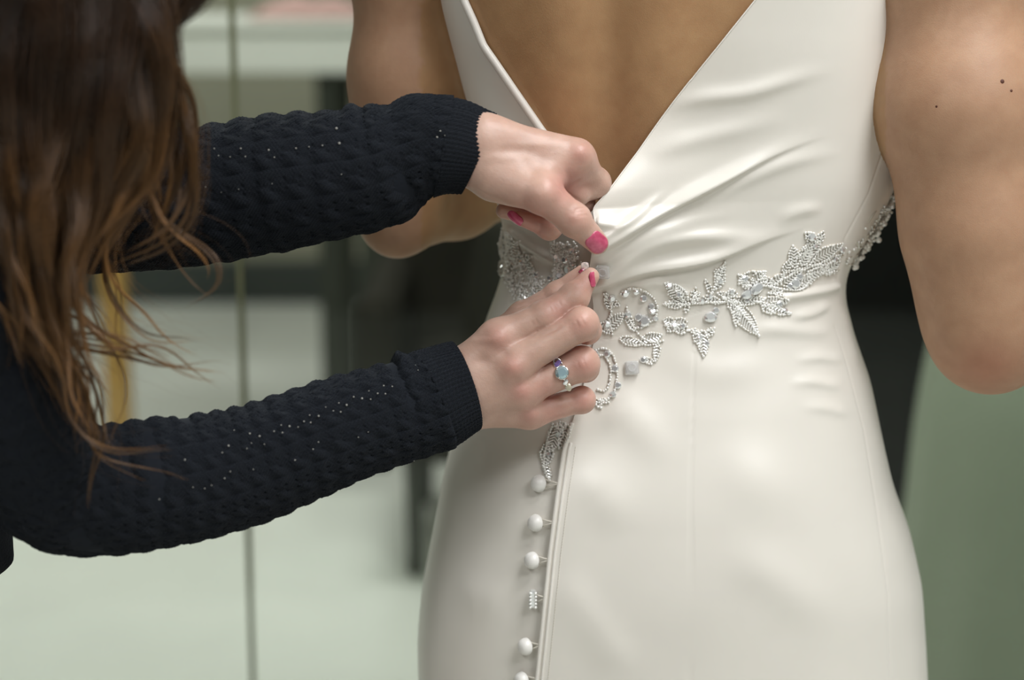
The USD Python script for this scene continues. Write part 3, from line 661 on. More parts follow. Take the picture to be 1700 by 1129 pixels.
motif('small three leaved beaded lace drop over the middle seam', [((1166, 550), (1168, 592), 18), ((1156, 550), (1160, 574), 14), ((1172, 556), (1185, 546), 12), ((1160, 552), (1144, 548), 8)], [[(1140, 548), (1160, 550), (1182, 547)]], [S(1162, 560, 5), S(1173, 570, 4.5)])
motif('scrolling beaded lace rosette next to the fingers', [((1006, 546), (1034, 520), 20), ((998, 536), (1016, 554), 16), ((1012, 512), (1006, 486), 12), ((1040, 522), (1052, 548), 12), ((1030, 562), (1066, 572), 14), ((1064, 568), (1098, 556), 20), ((1092, 570), (1088, 600), 10), ((1084, 600), (1066, 598), 10), ((1014, 500), (1028, 506), 10)],
      [[(1002, 486), (1014, 508), (1010, 534)], [(1030, 486), (1058, 478), (1084, 494), (1091, 518), (1072, 540), (1046, 546)], [(1040, 510), (1050, 540), (1066, 560), (1100, 566)]],
      [S(1038, 486, 7), S(1056, 484, 5), S(1068, 494, 6.5), S(1081, 508, 6), S(1083, 516, 6), S(1069, 532, 10), S(1060, 526, 7), S(1008, 538, 6), S(1068, 597, 6), S(1042, 521, 6), S(1016, 494, 6), S(1088, 528, 5)])
th_ = np.linspace(-2.0, 2.0, 40); oval = np.stack([1000 + 25 * np.cos(th_), 622 + 44 * np.sin(th_)], 1); oval2 = np.stack([999 + 15 * np.cos(th_), 620 + 30 * np.sin(th_)], 1)
motif('oval beaded loop below the lower hand', [((996, 664), (1010, 668), 8), ((990, 668), (998, 676), 8)], [oval, oval2], [S(1008, 588, 6), S(1021, 612, 6.5), S(1026, 640, 6), S(1018, 655, 6), S(989, 586, 5)])
motif('narrow beaded lace tip hanging over the top of the button row', [((930, 704), (914, 750), 24), ((924, 708), (944, 706), 12), ((944, 706), (930, 744), 16), ((912, 734), (905, 776), 20), ((908, 772), (913, 798), 9)], [[(918, 704), (908, 740), (905, 775), (912, 797)]], [S(928, 722, 5), S(912, 755, 4.5)], lift=.0008)
motif('beaded lace on the left side of the waist', [((842, 386), (836, 430), 18), ((852, 396), (858, 440), 16), ((838, 442), (884, 424), 18), ((868, 428), (890, 468), 18), ((850, 476), (886, 500), 18), ((880, 470), (914, 500), 16), ((836, 430), (840, 470), 14), ((842, 470), (860, 452), 14)],
      [[(836, 380), (834, 410), (838, 442)], [(846, 460), (872, 470), (905, 470)]], [S(868, 434, 5), S(892, 456, 5), S(914, 462, 5), S(886, 488, 4.5)], side='l', fill=[([(836, 384), (866, 400), (880, 440), (916, 470), (918, 500), (850, 500), (838, 445)], 130)])
motif('dense silver beadwork at the gown closure between the hands', [((934, 404), (944, 440), 14), ((950, 412), (956, 446), 14), ((930, 440), (940, 480), 16), ((952, 448), (944, 484), 14)], [[(924, 402), (930, 440), (928, 482)]],
      [S(955, 414, 6), S(947, 446, 7), S(934, 458, 7), S(929, 426, 6), S(943, 430, 6), S(938, 472, 6), S(955, 436, 5)], side='l', fill=[([(918, 398), (960, 400), (972, 440), (958, 480), (926, 492)], 210)], lift=.003)
sc_c, sc_r = [], []
pxR, pyR = project(PR)
for yy in np.arange(322, 446, 3.2):
    m = np.abs(pyR - yy) < 2.5; i = np.argmax(np.where(m, pxR, 0)); C = PR.reshape(-1, 3)[i]; N = GR.reshape(-1, 3)[i]
    for q in range(3): sc_c.append(C + N * (.001 + .0026 * rng.random()) + rng.normal(0, .0016, 3) * [1, 1.6, 1]); sc_r.append(rng.uniform(.0012, .0021) * (1.25 if int(yy / 9) % 2 else .9))
ap = obj('lace_applique', blobs(np.array(sc_c), np.array(sc_r)), BEAD, gown, smooth=True, label='scalloped beaded edge standing out at the right side of the waist')
# two clear square beads
for bx, by, lf in ((1049, 611, .003), (1002, 449, .004)):
    C, N = on_gown(bx, by, lf, 'r'); z = N[0]; x = np.array([1, 0, .05]); x -= z * (x @ z); x /= np.linalg.norm(x); y = np.cross(z, x)
    m = cat_([box((-.0056, -.0056, -.002), (.0056, .0056, .002), .0012)]); inner = trimesh.creation.torus(.0030, .0009, 16, 8); inner.apply_translation([0, 0, .0022])
    T = np.eye(4); T[:3, 0], T[:3, 1], T[:3, 2], T[:3, 3] = x, y, z, C[0]; m.apply_transform(T); inner.apply_transform(T)
    sq = obj('square_bead', m, CLEAR, gown, smooth=False, label='clear square bead' + (' under the beaded rosette' if by > 500 else ' pinched by the fingertips'))
    obj('bead_rim', inner, CLEAR, sq, smooth=True)

cb = trimesh.creation.icosphere(2, 1.0); cb.vertices = W(971, 442, -.042) + (np.round(cb.vertices * 2.2) * .2 + cb.vertices * .6) * [.0032, .0024, .0034]
obj('clasp_bead', cb, CLEAR, gown, smooth=False, label='clear clasp bead held between thumb and index finger')

# ---------------------------------------------------------------- the bride
def px_pt(px, py, y): return W(px, py, y)
def chain(P, pts, k):
    """pts: (px, py, y, radius px)"""
    X = [W(a, b, c) for a, b, c, _ in pts]; R = [r * mpp(x) for x, (_, _, _, r) in zip(X, pts)]; d = None
    for i in range(len(X) - 1):
        q = cone(P, X[i], X[i + 1], R[i], R[i + 1]); d = q if d is None else smin(d, q, k)
    return d
def torso_sdf(P):
    z = np.clip(P[:, 2], .72, zall[-1] + .02); g = -.0052
    a = (fxr(z) - fxl(z)) / 2 + g; b = fhd(z) + g; cx = (fxr(z) + fxl(z)) / 2; cy = fyb(z) + fhd(z)
    x, y = (P[:, 0] - cx) / a, (P[:, 1] - cy) / b
    r = (np.abs(x) ** EXP + np.abs(y) ** EXP) ** (1 / EXP)
    gx = np.abs(x) ** (EXP - 1) / a; gy = np.abs(y) ** (EXP - 1) / b
    d = (r - 1) * np.maximum(r, 1e-3) ** (EXP - 1) / np.maximum(np.hypot(gx, gy), 1 / np.maximum(a, b) * .5)
    # spine furrow and shoulder blades of the bare back
    back = np.clip((cy - P[:, 1]) / b, 0, 1) ** 2
    xs_ = np.interp(P[:, 2], [zof(420), zof(0), zof(-300)], [.083, .076, .072]); up = np.clip((P[:, 2] - zof(460)) / .1, 0, 1)
    d = d + back * up * (.0075 * np.exp(-((P[:, 0] - xs_) / .016) ** 2) - .0045 * np.exp(-((P[:, 0] - xs_ + .045) / .024) ** 2) - .0045 * np.exp(-((P[:, 0] - xs_ - .045) / .024) ** 2))
    return np.maximum(np.clip(d, -.1, .2), np.maximum(.72 - P[:, 2], P[:, 2] - zof(-290)))
NECK = W(1080, -330, .075)
def bride_sdf(P):
    d = torso_sdf(P)
    zt = zof(-290)
    sh = smin(cone(P, [.09, .085, zt + .0], [-.07, .095, zt - .03], .05, .05), cone(P, [.12, .085, zt], [.29, .075, zt - .03], .05, .05), .03)
    d = smin(d, sh, .06)
    d = smin(d, cone(P, [.105, .085, zt + .02], [.105, .07, zt + .13], .055, .05), .04)
    head = smin(ellipsoid(P, [.105, .05, zt + .22], [.074, .092, .108]), ellipsoid(P, [.105, .02 + .1, zt + .17], [.05, .05, .06]), .03)
    head = smin(head, cone(P, [.105, .135, zt + .2], [.105, .152, zt + .185], .008, .011), .015)
    for s in (-1, 1): head = smin(head, ellipsoid(P, [.105 + s * .075, .055, zt + .2], [.008, .018, .03]), .006)
    d = smin(d, head, .03)
    la = chain(P, [(672, -300, .115, 92), (674, -60, .125, 79), (678, 130, .13, 84), (664, 300, .135, 66), (659, 367, .135, 56)], .04)
    la = smin(la, chain(P, [(661, 366, .135, 57), (760, 330, .21, 60), (900, 290, .31, 48)], .02), .012)
    d = smin(d, la, .02)
    ra = chain(P, [(1560, -300, .07, 98), (1592, -60, .05, 112), (1597, 180, .03, 124), (1622, 380, .02, 108), (1640, 520, .015, 92), (1645, 560, .015, 82)], .04)
    ra = smin(ra, chain(P, [(1645, 556, .015, 84), (1720, 500, .12, 80), (1690, 430, .30, 58)], .03), .02)
    d = smin(d, ra, .012)
    return d
Vb, Fb = mesh_field(bride_sdf, [-.36, -.14, .68], [.62, .45, zof(-290) + .36], .0042)
pxb, pyb = project(Vb)
tb_ = np.tile(np.array(lin((175, 138, 110))), (len(Vb), 1))
nz = meshkit.fbm(Vb * 22, 3, 5)[:, None]
onback = (pxb > 700) & (pxb < 1470)
tb_[onback] = lin((171, 133, 95)); tb_ *= .93 + .14 * nz
red = np.exp(-((pxb - 1640) / 60) ** 2 - ((pyb - 610) / 45) ** 2)[:, None]; tb_ = tb_ * (1 - red * np.array([.02, .2, .2]))
bride = thing('person', 'woman seen from behind in the ivory gown, bare back, both arms bent forward', 'person')
obj('body', trimesh.Trimesh(Vb, Fb, process=False), SKIN_BRIDE, bride, smooth=True, tint=tb_)
MOLE = plain('mole', (84, 48, 34), .6)
tree_b = cKDTree(np.stack([pxb, pyb], 1)[Vb[:, 1] < .12]); Vf = Vb[Vb[:, 1] < .12]; nb_ = vnormals(Vb, Fb)[Vb[:, 1] < .12]
for mx, my, r in ((1661, 137, 3.6), (1678, 153, 2.4), (1555, 179, 2.0)):
    _, j = tree_b.query([mx, my]); obj('mole', blobs([Vf[j]], r * mpp(Vf[j]), nb_[j][None], 2, .35), MOLE, bride, smooth=True)
# hair of the bride pinned up (above the frame)
zt = zof(-290); hc = np.array([.105, .035, zt + .235])
hm = trimesh.creation.icosphere(4, 1.0); q = hm.vertices.copy(); q[:, 1] = np.minimum(q[:, 1], .45); rr = 1 + .02 * np.sin(q[:, 0] * 50 + q[:, 2] * 8)
hm.vertices = hc + q * rr[:, None] * [.084, .098, .108]
obj('hair', hm, plain('dark_blond_hair', (92, 66, 40), .5, .2, 60.), bride, smooth=True)

# ---------------------------------------------------------------- the helper: hands first
HR_META = [[(758, 622, -.056, 33), (826, 561, -.062, 29)], [(762, 642, -.060, 36), (853, 606, -.070, 28)], [(770, 662, -.058, 36), (866, 650, -.066, 26)], [(784, 682, -.052, 27), (880, 686, -.056, 23)]]
HR_FING = {
 'index': [(826, 561, -.060, 28), (905, 525, -.057, 25), (953, 494, -.048, 23), (980, 459, -.042, 15)],
 'middle': [(853, 606, -.071, 28), (966, 538, -.066, 26), (975, 548, -.038, 21), (938, 560, -.018, 17)],
 'ring': [(866, 648, -.066, 27), (966, 604, -.058, 27), (972, 612, -.032, 20), (936, 622, -.016, 16)],
 'little': [(880, 686, -.056, 23), (966, 664, -.048, 20), (962, 666, -.028, 17), (930, 668, -.014, 14)],
 'thumb': [(790, 590, -.030, 30), (868, 525, -.030, 23), (926, 488, -.032, 19), (966, 452, -.036, 12)]}
HL_META = [[(800, 226, -.058, 32), (955, 261, -.049, 25)], [(800, 250, -.050, 38), (958, 258, -.036, 24)], [(800, 262, -.034, 34), (950, 256, -.016, 23)], [(800, 250, -.02, 28), (936, 256, .000, 20)]]
HL_FING = {
 'index': [(957, 263, -.048, 26), (988, 304, -.018, 24), (955, 322, -.034, 20), (925, 322, -.036, 16)],
 'middle': [(955, 260, -.030, 24), (956, 350, -.014, 20), (912, 377, -.046, 19), (862, 361, -.052, 12.5)],
 'ring': [(950, 258, -.016, 22), (966, 335, -.012, 19), (896, 362, -.024, 17), (836, 350, -.032, 13)],
 'little': [(938, 258, .000, 20), (945, 320, .004, 16), (896, 335, -.004, 14), (856, 332, -.010, 11)],
 'thumb': [(822, 296, -.064, 40), (900, 322, -.078, 31), (953, 365, -.077, 26), (992, 404, -.070, 18.5)]}
ARM_R = [(-150, 440, -.21, 84), (-60, 560, -.21, 78), (25, 700, -.19, 70), (105, 806, -.165, 62), (240, 806, -.145, 66), (400, 776, -.12, 58), (560, 717, -.097, 50), (660, 684, -.080, 47), (760, 650, -.060, 44)]
ARM_L = [(-170, 360, -.02, 86), (-20, 345, .0, 80), (150, 336, -.02, 76), (330, 325, -.05, 72), (520, 300, -.055, 66), (680, 268, -.055, 54), (795, 250, -.052, 47)]
def hand_sdf(P, meta, fing, arm):
    palm = None
    for m in meta:
        q = chain(P, m, .004); palm = q if palm is None else smin(palm, q, .014)
    palm = smin(palm, chain(P, arm[-2:], .01), .022)
    d = palm.copy()
    for name, pts in fing.items():
        f = chain(P, pts, .005)
        # the knuckle joints are a little wider than the bones
        for j in (1, 2):
            a, b, c, r = pts[j]; X = W(a, b, c); f = smin(f, np.linalg.norm(P - X, axis=1) - r * 1.03 * mpp(X), .004)
        h = smin(palm, f, .016 if name == 'thumb' else .010); d = smin(d, h, .0012)
    return d
hand_r = lambda P: hand_sdf(P, HR_META, HR_FING, ARM_R)
hand_l = lambda P: smin(hand_sdf(P, HL_META, HL_FING, ARM_L), chain(P, [(862, 292, -.062, 26), (912, 290, -.058, 19), (938, 300, -.044, 15)], .01), .016)
def bounds(pts, pad=.03):
    X = np.array([W(a, b, c) for a, b, c, _ in pts]); return X.min(0) - pad, X.max(0) + pad
def hand_mesh(f, meta, fing, arm, h=.00115):
    pts = [p for m in meta for p in m] + [p for v in fing.values() for p in v] + arm[-2:]
    lo, hi = bounds(pts); return mesh_field(f, lo, hi, h)
# relief: creases (polyline, depth mm, width px) and raised knuckles, veins, tendons (x, y, height mm, sx, sy)
CREASE_R = [([(874, 563), (905, 555), (936, 538)], .8, 3), ([(756, 580), (765, 615), (790, 665)], .5, 2.2), ([(762, 575), (772, 612), (796, 660)], .4, 2.2), ([(750, 592), (758, 622), (780, 668)], .35, 2.2),
 ([(838, 520), (862, 510), (900, 498)], .5, 2.2), ([(915, 507), (921, 518)], .3, 1.6), ([(921, 503), (927, 514)], .3, 1.6), ([(927, 499), (933, 510)], .3, 1.6), ([(956, 530), (962, 545)], .25, 1.6), ([(964, 527), (972, 542)], .25, 1.6), ([(958, 598), (962, 612)], .25, 1.6), ([(967, 594), (973, 610)], .25, 1.6), ([(881, 530), (885, 541)], .22, 1.6), ([(889, 528), (894, 540)], .22, 1.6)]
BUMP_R = [(829, 560, 1.5, 17, 15), (854, 610, 1.3, 16, 14), (868, 650, .8, 15, 12), (882, 688, .7, 14, 11), (800, 600, -.9, 14, 10), (838, 588, -.8, 10, 10), (856, 632, -.6, 9, 8), (795, 565, .5, 30, 6), (965, 532, .6, 12, 9), (968, 604, .5, 11, 9)]
CREASE_L = [([(952, 352), (962, 346), (975, 345)], .45, 2), ([(946, 358), (958, 353), (973, 351)], .45, 2), ([(955, 362), (967, 357), (978, 358)], .35, 1.8), ([(916, 290), (925, 305), (938, 318), (970, 338)], .8, 3), ([(938, 316), (955, 302), (968, 295)], .5, 2.2), ([(894, 372), (896, 382), (890, 388)], .5, 2.2), ([(784, 312), (806, 322), (842, 342)], .3, 2.4)]
BUMP_L = [(963, 252, 1.2, 16, 14), (904, 322, .8, 20, 16), (845, 262, .5, 40, 8), (880, 240, .4, 40, 7), (930, 290, -.9, 14, 12), (957, 360, .5, 14, 10)]
def relief(V, F, creases, bumps):
    N = vnormals(V, F); px, py = project(V); face = np.clip(-N[:, 1] * 1.3 + .1, 0, 1); h = np.zeros(len(V))
    for pl, dmm, w in creases:
        d, _, t = poly_dist(px, py, np.array(smooth_px(pl, 16))); h -= dmm * .0014 * np.exp(-(d / w) ** 2) * np.clip(np.minimum(t, 1 - t) * 5, .15, 1)
    for x, y, hm_, sx, sy in bumps: h += hm_ * .0016 * np.exp(-((px - x) / sx) ** 2 - ((py - y) / sy) ** 2)
    h += .00022 * (meshkit.fbm(V * 700, 2, 3) - .5)
    return V + N * (h * face)[:, None]
def hand_tint(V, base, reds):
    px, py = project(V); t = np.tile(np.array(lin(base)), (len(V), 1)); r = np.zeros(len(V))
    for x, y, s, w in reds: r = np.maximum(r, w * np.exp(-((px - x) ** 2 + (py - y) ** 2) / s ** 2))
    t = t * (1 - r[:, None] * np.array([.02, .30, .26])); return t * (.90 + .2 * meshkit.fbm(V * 90, 3, 8)[:, None])
Vr, Fr = hand_mesh(hand_r, HR_META, HR_FING, ARM_R); Vr = relief(Vr, Fr, CREASE_R, BUMP_R)
Vl, Fl = hand_mesh(hand_l, HL_META, HL_FING, ARM_L); Vl = relief(Vl, Fl, CREASE_L, BUMP_L)
zsh = W(-150, 440, -.3)
SHR, SHL = W(-150, 440, -.21), W(-170, 360, -.02)
CH = (SHR + SHL) / 2 + np.array([-.05, 0, 0]); HIP = CH + np.array([-.12, -.02, -.46])
HEADC = CH + np.array([.13, -.035, .305])
def helper_sdf(P):
    d = smin(chain(P, ARM_R[:-1], .03), chain(P, ARM_L[:-1], .03), .03)
    t = smin(cone(P, CH + [-.02, 0, -.05], HIP + [0, 0, .1], .125, .12), cone(P, HIP + [0, .05, 0], HIP + [0, -.05, 0], .14, .14), .06)
    t = smin(t, cone(P, SHR, SHL, .075, .075), .06)
    for s in (.075, -.075): t = smin(t, cone(P, HIP + [0, s, -.03], HIP + [.10, s, -.44], .088, .06), .05); t = smin(t, cone(P, HIP + [.10, s, -.44], HIP + [-.26, s, -.50], .058, .045), .02)
    d = smin(d, t, .04)
    d = smin(d, cone(P, CH + [.0, 0, .05], HEADC + [-.03, 0, -.06], .055, .05), .04)
    h = smin(ellipsoid(P, HEADC, [.09, .073, .105]), ellipsoid(P, HEADC + [.045, 0, -.05], [.045, .05, .055]), .03)
    h = smin(h, cone(P, HEADC + [.09, 0, -.01], HEADC + [.107, 0, -.028], .007, .011), .014); h = smin(h, ellipsoid(P, HEADC + [.083, 0, -.062], [.010, .022, .009]), .008)
    return smin(d, h, .03)
Va, Fa = mesh_field(helper_sdf, np.minimum(HIP + [-.42, -.26, -.62], CH - .35), np.array([W(800, 200, -.05)[0], .14, HEADC[2] + .14]), .0065, newton=1)
Vh, Fh = weld_union([(Va, Fa), (Vr, Fr), (Vl, Fl)])
th1 = hand_tint(Vh, (193, 159, 143), [(829, 561, 22, .5), (853, 610, 20, .6), (868, 650, 20, .7), (882, 688, 18, .6), (966, 538, 22, .45), (968, 606, 24, .6), (968, 664, 22, .6), (925, 513, 22, .55), (975, 470, 20, .5), (940, 310, 30, .75), (880, 372, 40, .75), (985, 415, 18, .7), (965, 252, 18, .5), (958, 360, 22, .4), (905, 650, 30, .5), (920, 690, 30, .5)])
helper = thing('person', 'long haired woman in navy knit reaching in from the left to fasten the gown', 'person')
obj('body', trimesh.Trimesh(Vh, Fh, process=False), SKIN_HAND, helper, smooth=True, tint=th1)

# fingernails: curved plates lying on the fingertips
tree_h = cKDTree(Vh); Nh = vnormals(Vh, Fh)
def nail(cpx, tip, wpx, lpx, label=None, yhint=-.07, facing=None):
    """cpx: picture position of the nail's middle; tip: direction in the picture; sits on the hand's surface"""
    X = W(cpx[0], cpx[1], yhint)
    px, py = project(Vh); near = (np.hypot(px - cpx[0], py - cpx[1]) < 4) & (np.abs(Vh[:, 1] - yhint) < .03)
    if near.any():
        I = np.nonzero(near)[0]; j = I[np.argmin(Vh[I, 1])]
    else: _, j = tree_h.query(X)
    c = Vh[j]; _, nn = tree_h.query(c, 40); n = Nh[nn].mean(0); n /= np.linalg.norm(n)
    if facing is not None: n = n * .4 + np.array(facing, float); n /= np.linalg.norm(n)
    s = mpp(c); t = RGT * tip[0] - UPV * tip[1]; t = t - n * (t @ n); t /= np.linalg.norm(t); b = np.cross(n, t)
    a = np.linspace(-1, 1, 15); l = np.linspace(-1, 1, 17); A, Lg = np.meshgrid(a, l)
    wid = np.where(Lg > .35, np.sqrt(np.clip(1 - ((Lg - .35) / .72) ** 2, 0, 1)) , np.where(Lg < -.5, np.sqrt(np.clip(1 - ((-.5 - Lg) / .62) ** 2, 0, 1)), 1.0)) * (1 - .06 * (Lg < 0) * -Lg)
    Wd, Ln = wpx * s / 2, lpx * s / 2
    P0 = c + b * (A * wid * Wd)[..., None] + t * (Lg * Ln)[..., None]
    # drop onto the skin: keep a curved plate slightly above it
    H = min(.0010, .17 * Wd) - .36 * Wd * (A * wid) ** 2 - .10 * Ln * Lg ** 2
    P0 = P0 + n * H[..., None]; G = np.broadcast_to(n, P0.shape)
    m = shell(P0, G, .0009); 
    if m.face_normals[0] @ n < 0: m.faces = m.faces[:, ::-1]
    return obj('fingernail', m, NAIL, helper, smooth=True, label=label)
nail((994, 405), (.72, .69), 33, 38, 'pink polished thumbnail of the upper hand', -.08)
nail((851, 364), (-.80, -.55), 17, 30, 'pink polished nail of the curled finger of the upper hand', -.06, facing=(-.35, -.75, -.25))
nail((989, 462), (-.25, -1.0), 15, 25, 'pink polished index nail of the lower hand', -.05, facing=(.80, -.55, .12))
nail((963, 445), (.5, -.9), 8, 12, 'pink polished thumbnail behind the index finger', -.04, facing=(-.3, -.6, .6))

# ---------------------------------------------------------------- cardigan
def sleeve(path, half, y, s0, s1, seed, depth=.86, twist=0., rows=None):
    """knitted tube along picture polyline with half thickness in px"""
    C = np.array([W(a, b, c) for (a, b), c in zip(path, y)]); hp = np.array(half, float) * np.array([mpp(c) for c in C])
    d = np.r_[0, np.cumsum(np.linalg.norm(np.diff(C, axis=0), axis=1))]
    ss = np.arange(d[-1] * s0, d[-1] * s1, .0014); cs = CubicSpline(d, C); P = cs(ss); T = cs(ss, 1); T /= np.linalg.norm(T, axis=1, keepdims=True)
    H = PchipInterpolator(d, hp)(ss)
    A = np.cross(T, FWD); A /= np.linalg.norm(A, axis=1, keepdims=True); A *= np.sign(A @ UPV)[:, None] if (A @ UPV).mean() != 0 else 1
    B = np.cross(A, T); B *= np.sign(-(B @ FWD))[:, None]
    return ss, P, T, H, A, B
def knit_tube(ss, P, H, A, B, rib, seed, depth=.86, wrinkles=(), n=230, scal=1.0, slant=None):
    ph = np.linspace(0, 2 * np.pi, n, endpoint=False)                  # 0 = upper edge, pi/2 = towards the camera
    S_, PH = np.meshgrid(ss, ph, indexing='ij'); r0 = H[:, None]
    if rib:
        f = np.abs(np.sin(PH * 34 / 1.0)) ; h = .0011 * (f - .5) + .0003 * np.sin(S_ / .0024 * 2 * np.pi)
    else:
        cols = 13; u = (PH / (2 * np.pi) * cols) % 1 - .5
        lam = .0225 if scal > .7 else .017
        chev = np.cos(2 * np.pi * (S_ / lam - 1.1 * np.abs(u)))
        h = .0009 * chev * (1 - .5 * np.exp(-(u / .12) ** 2)) - .0010 * np.exp(-((np.abs(u) - .5) / .05) ** 2) - .0007 * np.exp(-(u / .05) ** 2)
        # small eyelet pits along the columns
        pit = np.exp(-((np.abs(u) - .14) / .035) ** 2) * np.clip(np.cos(2 * np.pi * S_ / (lam / 2)), 0, 1) ** 3; h = h - .0026 * pit
        h = h + .0005 * np.cos(2 * np.pi * S_ / .0031) * np.cos(PH * 60)
        edge = np.clip(np.cos(PH), 0, 1) ** 2
        h = h + scal * .0024 * edge * (np.abs(np.sin(np.pi * S_ / lam)) - .55)
        h = h + .0016 * (meshkit.fbm(np.stack([S_ * 40, np.cos(PH) * 1.5, np.sin(PH) * 1.5], -1), 3, seed) - .5) * 2
    for s_c, p_c, sw, pw, amp, sl in wrinkles:
        dp = (PH - p_c + np.pi) % (2 * np.pi) - np.pi; h = h + amp * np.exp(-((S_ - s_c - sl * dp) / sw) ** 2 - (dp / pw) ** 2)
    R = r0 + h
    X = P[:, None] + A[:, None] * (R * np.cos(PH))[..., None] + B[:, None] * (R * depth * np.sin(PH))[..., None]
    T_ = np.gradient(P, axis=0); T_ /= np.linalg.norm(T_, axis=1, keepdims=True); sl_ = np.zeros(len(ss)) if slant is None else slant
    shear = T_[:, None] * (sl_[:, None] * r0 * np.cos(PH))[..., None]; X = X + shear
    Fq = grid_faces(len(ss), n, True); v = X.reshape(-1, 3)
    # inner side, so that the tube is closed cloth
    Xi = P[:, None] + A[:, None] * ((r0 - .0022) * np.cos(PH))[..., None] + B[:, None] * ((r0 - .0022) * depth * np.sin(PH))[..., None] + shear
    st = np.unique(np.r_[np.arange(0, len(ss), 6), len(ss) - 1]); m = len(v); Xi = Xi[st]; e2 = m + (len(st) - 1) * n
    j = np.arange(n); k = (j + 1) % n; e = (len(ss) - 1) * n
    V = np.vstack([v, Xi.reshape(-1, 3)])
    F = np.vstack([Fq, grid_faces(len(st), n, True)[:, ::-1] + m, np.stack([j, m + k, k], 1), np.stack([j, m + j, m + k], 1), np.stack([e + j, e + k, e2 + k], 1), np.stack([e + j, e2 + k, e2 + j], 1)])
    uv = np.stack([np.broadcast_to(PH / (2 * np.pi), R.shape) * 90, S_ / .0032], -1).reshape(-1, 2); uv = np.vstack([uv, np.zeros((len(st) * n, 2))])
    mesh = trimesh.Trimesh(V, F, process=False)
    if mesh.volume < 0: mesh.faces = mesh.faces[:, ::-1]
    return mesh, uv, X
def body_cardigan(P):
    t = smin(cone(P, CH + [-.02, 0, -.05], HIP + [0, 0, .1], .137, .132), cone(P, HIP + [0, .05, 0], HIP + [0, -.05, 0], .152, .152), .06)
    t = smin(t, cone(P, SHR, SHL, .088, .088), .06)
    t = smin(t, cone(P, SHR, W(-60, 560, -.21), .085, .05), .03)
    t = smin(t, cone(P, SHL, W(-60, 350, .0), .085, .05), .03)
    hem = smin(cone(P, W(-110, 880, -.10), W(2, 926, -.10), .06, .010), cone(P, W(-110, 880, -.10), W(-14, 946, -.09), .05, .008), .004)   # flared hem
    t = smin(t, hem, .03)
    return np.maximum(t, HIP[2] - .06 - P[:, 2]) - .0007 * np.sin(P[:, 2] * 900) * .3
Vc, Fc = mesh_field(body_cardigan, np.minimum(HIP - [.2, .24, .1], CH - .26), np.maximum(HIP + .22, CH + [.26, .34, .16]), .006, newton=1)
card = obj('cardigan', trimesh.Trimesh(Vc, Fc, process=False), KNIT_PLAIN, helper, smooth=True, label='navy knitted cardigan')
def build_sleeve(path, half, y, cut, seed, wr, dots, depth=.86, cuffscale=1.0, scal=1.0, slant=0.0):
    ss, P, T, H, A, B = sleeve(path, half, y, 0, 1.0, seed, depth)
    ic = int(np.searchsorted(ss, ss[-1] - cut))
    SL = slant * np.clip((ss - ss[-1] + .12) / .12, 0, 1) ** 1.5
    m, uv, X = knit_tube(ss[:ic + 2], P[:ic + 2], H[:ic + 2], A[:ic + 2], B[:ic + 2], False, seed, depth, wr, scal=scal, slant=SL[:ic + 2])
    sl = obj('sleeve', m, KNIT, card, smooth=True, uv=uv)
    m2, uv2, X2 = knit_tube(ss[ic:], P[ic:], H[ic:] * cuffscale, A[ic:], B[ic:], True, seed + 1, depth, [], slant=SL[ic:])
    obj('cuff', m2, KNIT, card, smooth=True, uv=uv2, label='ribbed navy cuff')
    px, py = project(X.reshape(-1, 3)); fr = np.broadcast_to(((np.linspace(0, 2 * np.pi, X.shape[1], endpoint=False) > .05) & (np.linspace(0, 2 * np.pi, X.shape[1], endpoint=False) < np.pi - .05)), X.shape[:2]).reshape(-1)
    tr = cKDTree(np.stack([px, py], 1)[fr]); Xf = X.reshape(-1, 3)[fr]; _, j = tr.query(np.array(dots)[:, :2])
    r = np.array([q[2] for q in dots]) * .00036
    obj('eyelet_bead', blobs(Xf[j] - FWD * .0007, r), EYELET, card, smooth=True, kind='stuff')
    return X
dots_u = [(357, 247, 1.6), (363, 259, 1.5), (399, 247, 2), (408, 261, 1.6), (445, 248, 2.3), (456, 260, 1.6), (490, 246, 1.8), (514, 245, 1.5), (536, 242, 1.7), (558, 213, 2.8), (562, 239, 2.7), (732, 219, 1.8), (727, 229, 2.2), (566, 289, 1.3), (383, 262, 1.2), (343, 312, 1.1), (368, 320, 1.1), (395, 316, 1.1), (452, 306, 1.1), (740, 226, 1.1)]
dots_l = [(308, 764, 1.9), (380, 740, 2.2), (369, 752, 1.6), (415, 721, 1.9), (430, 724, 2.1), (418, 735, 1.3), (454, 716, 1.7), (469, 719, 1.7), (466, 705, 1.4), (481, 708, 2.3), (496, 710, 1.3), (504, 699, 1.8), (517, 702, 1.8), (515, 689, 1.4), (529, 691, 2.1), (540, 676, 1.3), (553, 682, 1.8), (567, 684, 1.8), (577, 673, 2.2), (563, 669, 1.5), (588, 660, 1.8), (602, 662, 2.3), (616, 664, 1.6), (612, 649, 1.4), (626, 652, 1.8), (640, 654, 1.8), (636, 640, 1.8), (650, 642, 1.6), (372, 794, 1.6), (382, 782, 1.4), (521, 745, 1.6), (529, 734, 1.4), (489, 763, 1.6), (420, 780, 1.2), (340, 812, 1.2), (610, 718, 1.2), (690, 607, 1.2), (695, 614, 1.2), (264, 830, 1.4), (390, 715, 1.3), (410, 745, 1.2), (440, 738, 1.2), (594, 727, 1.2), (688, 766, 1.2), (320, 809, 1.2), (352, 805, 1.2)]
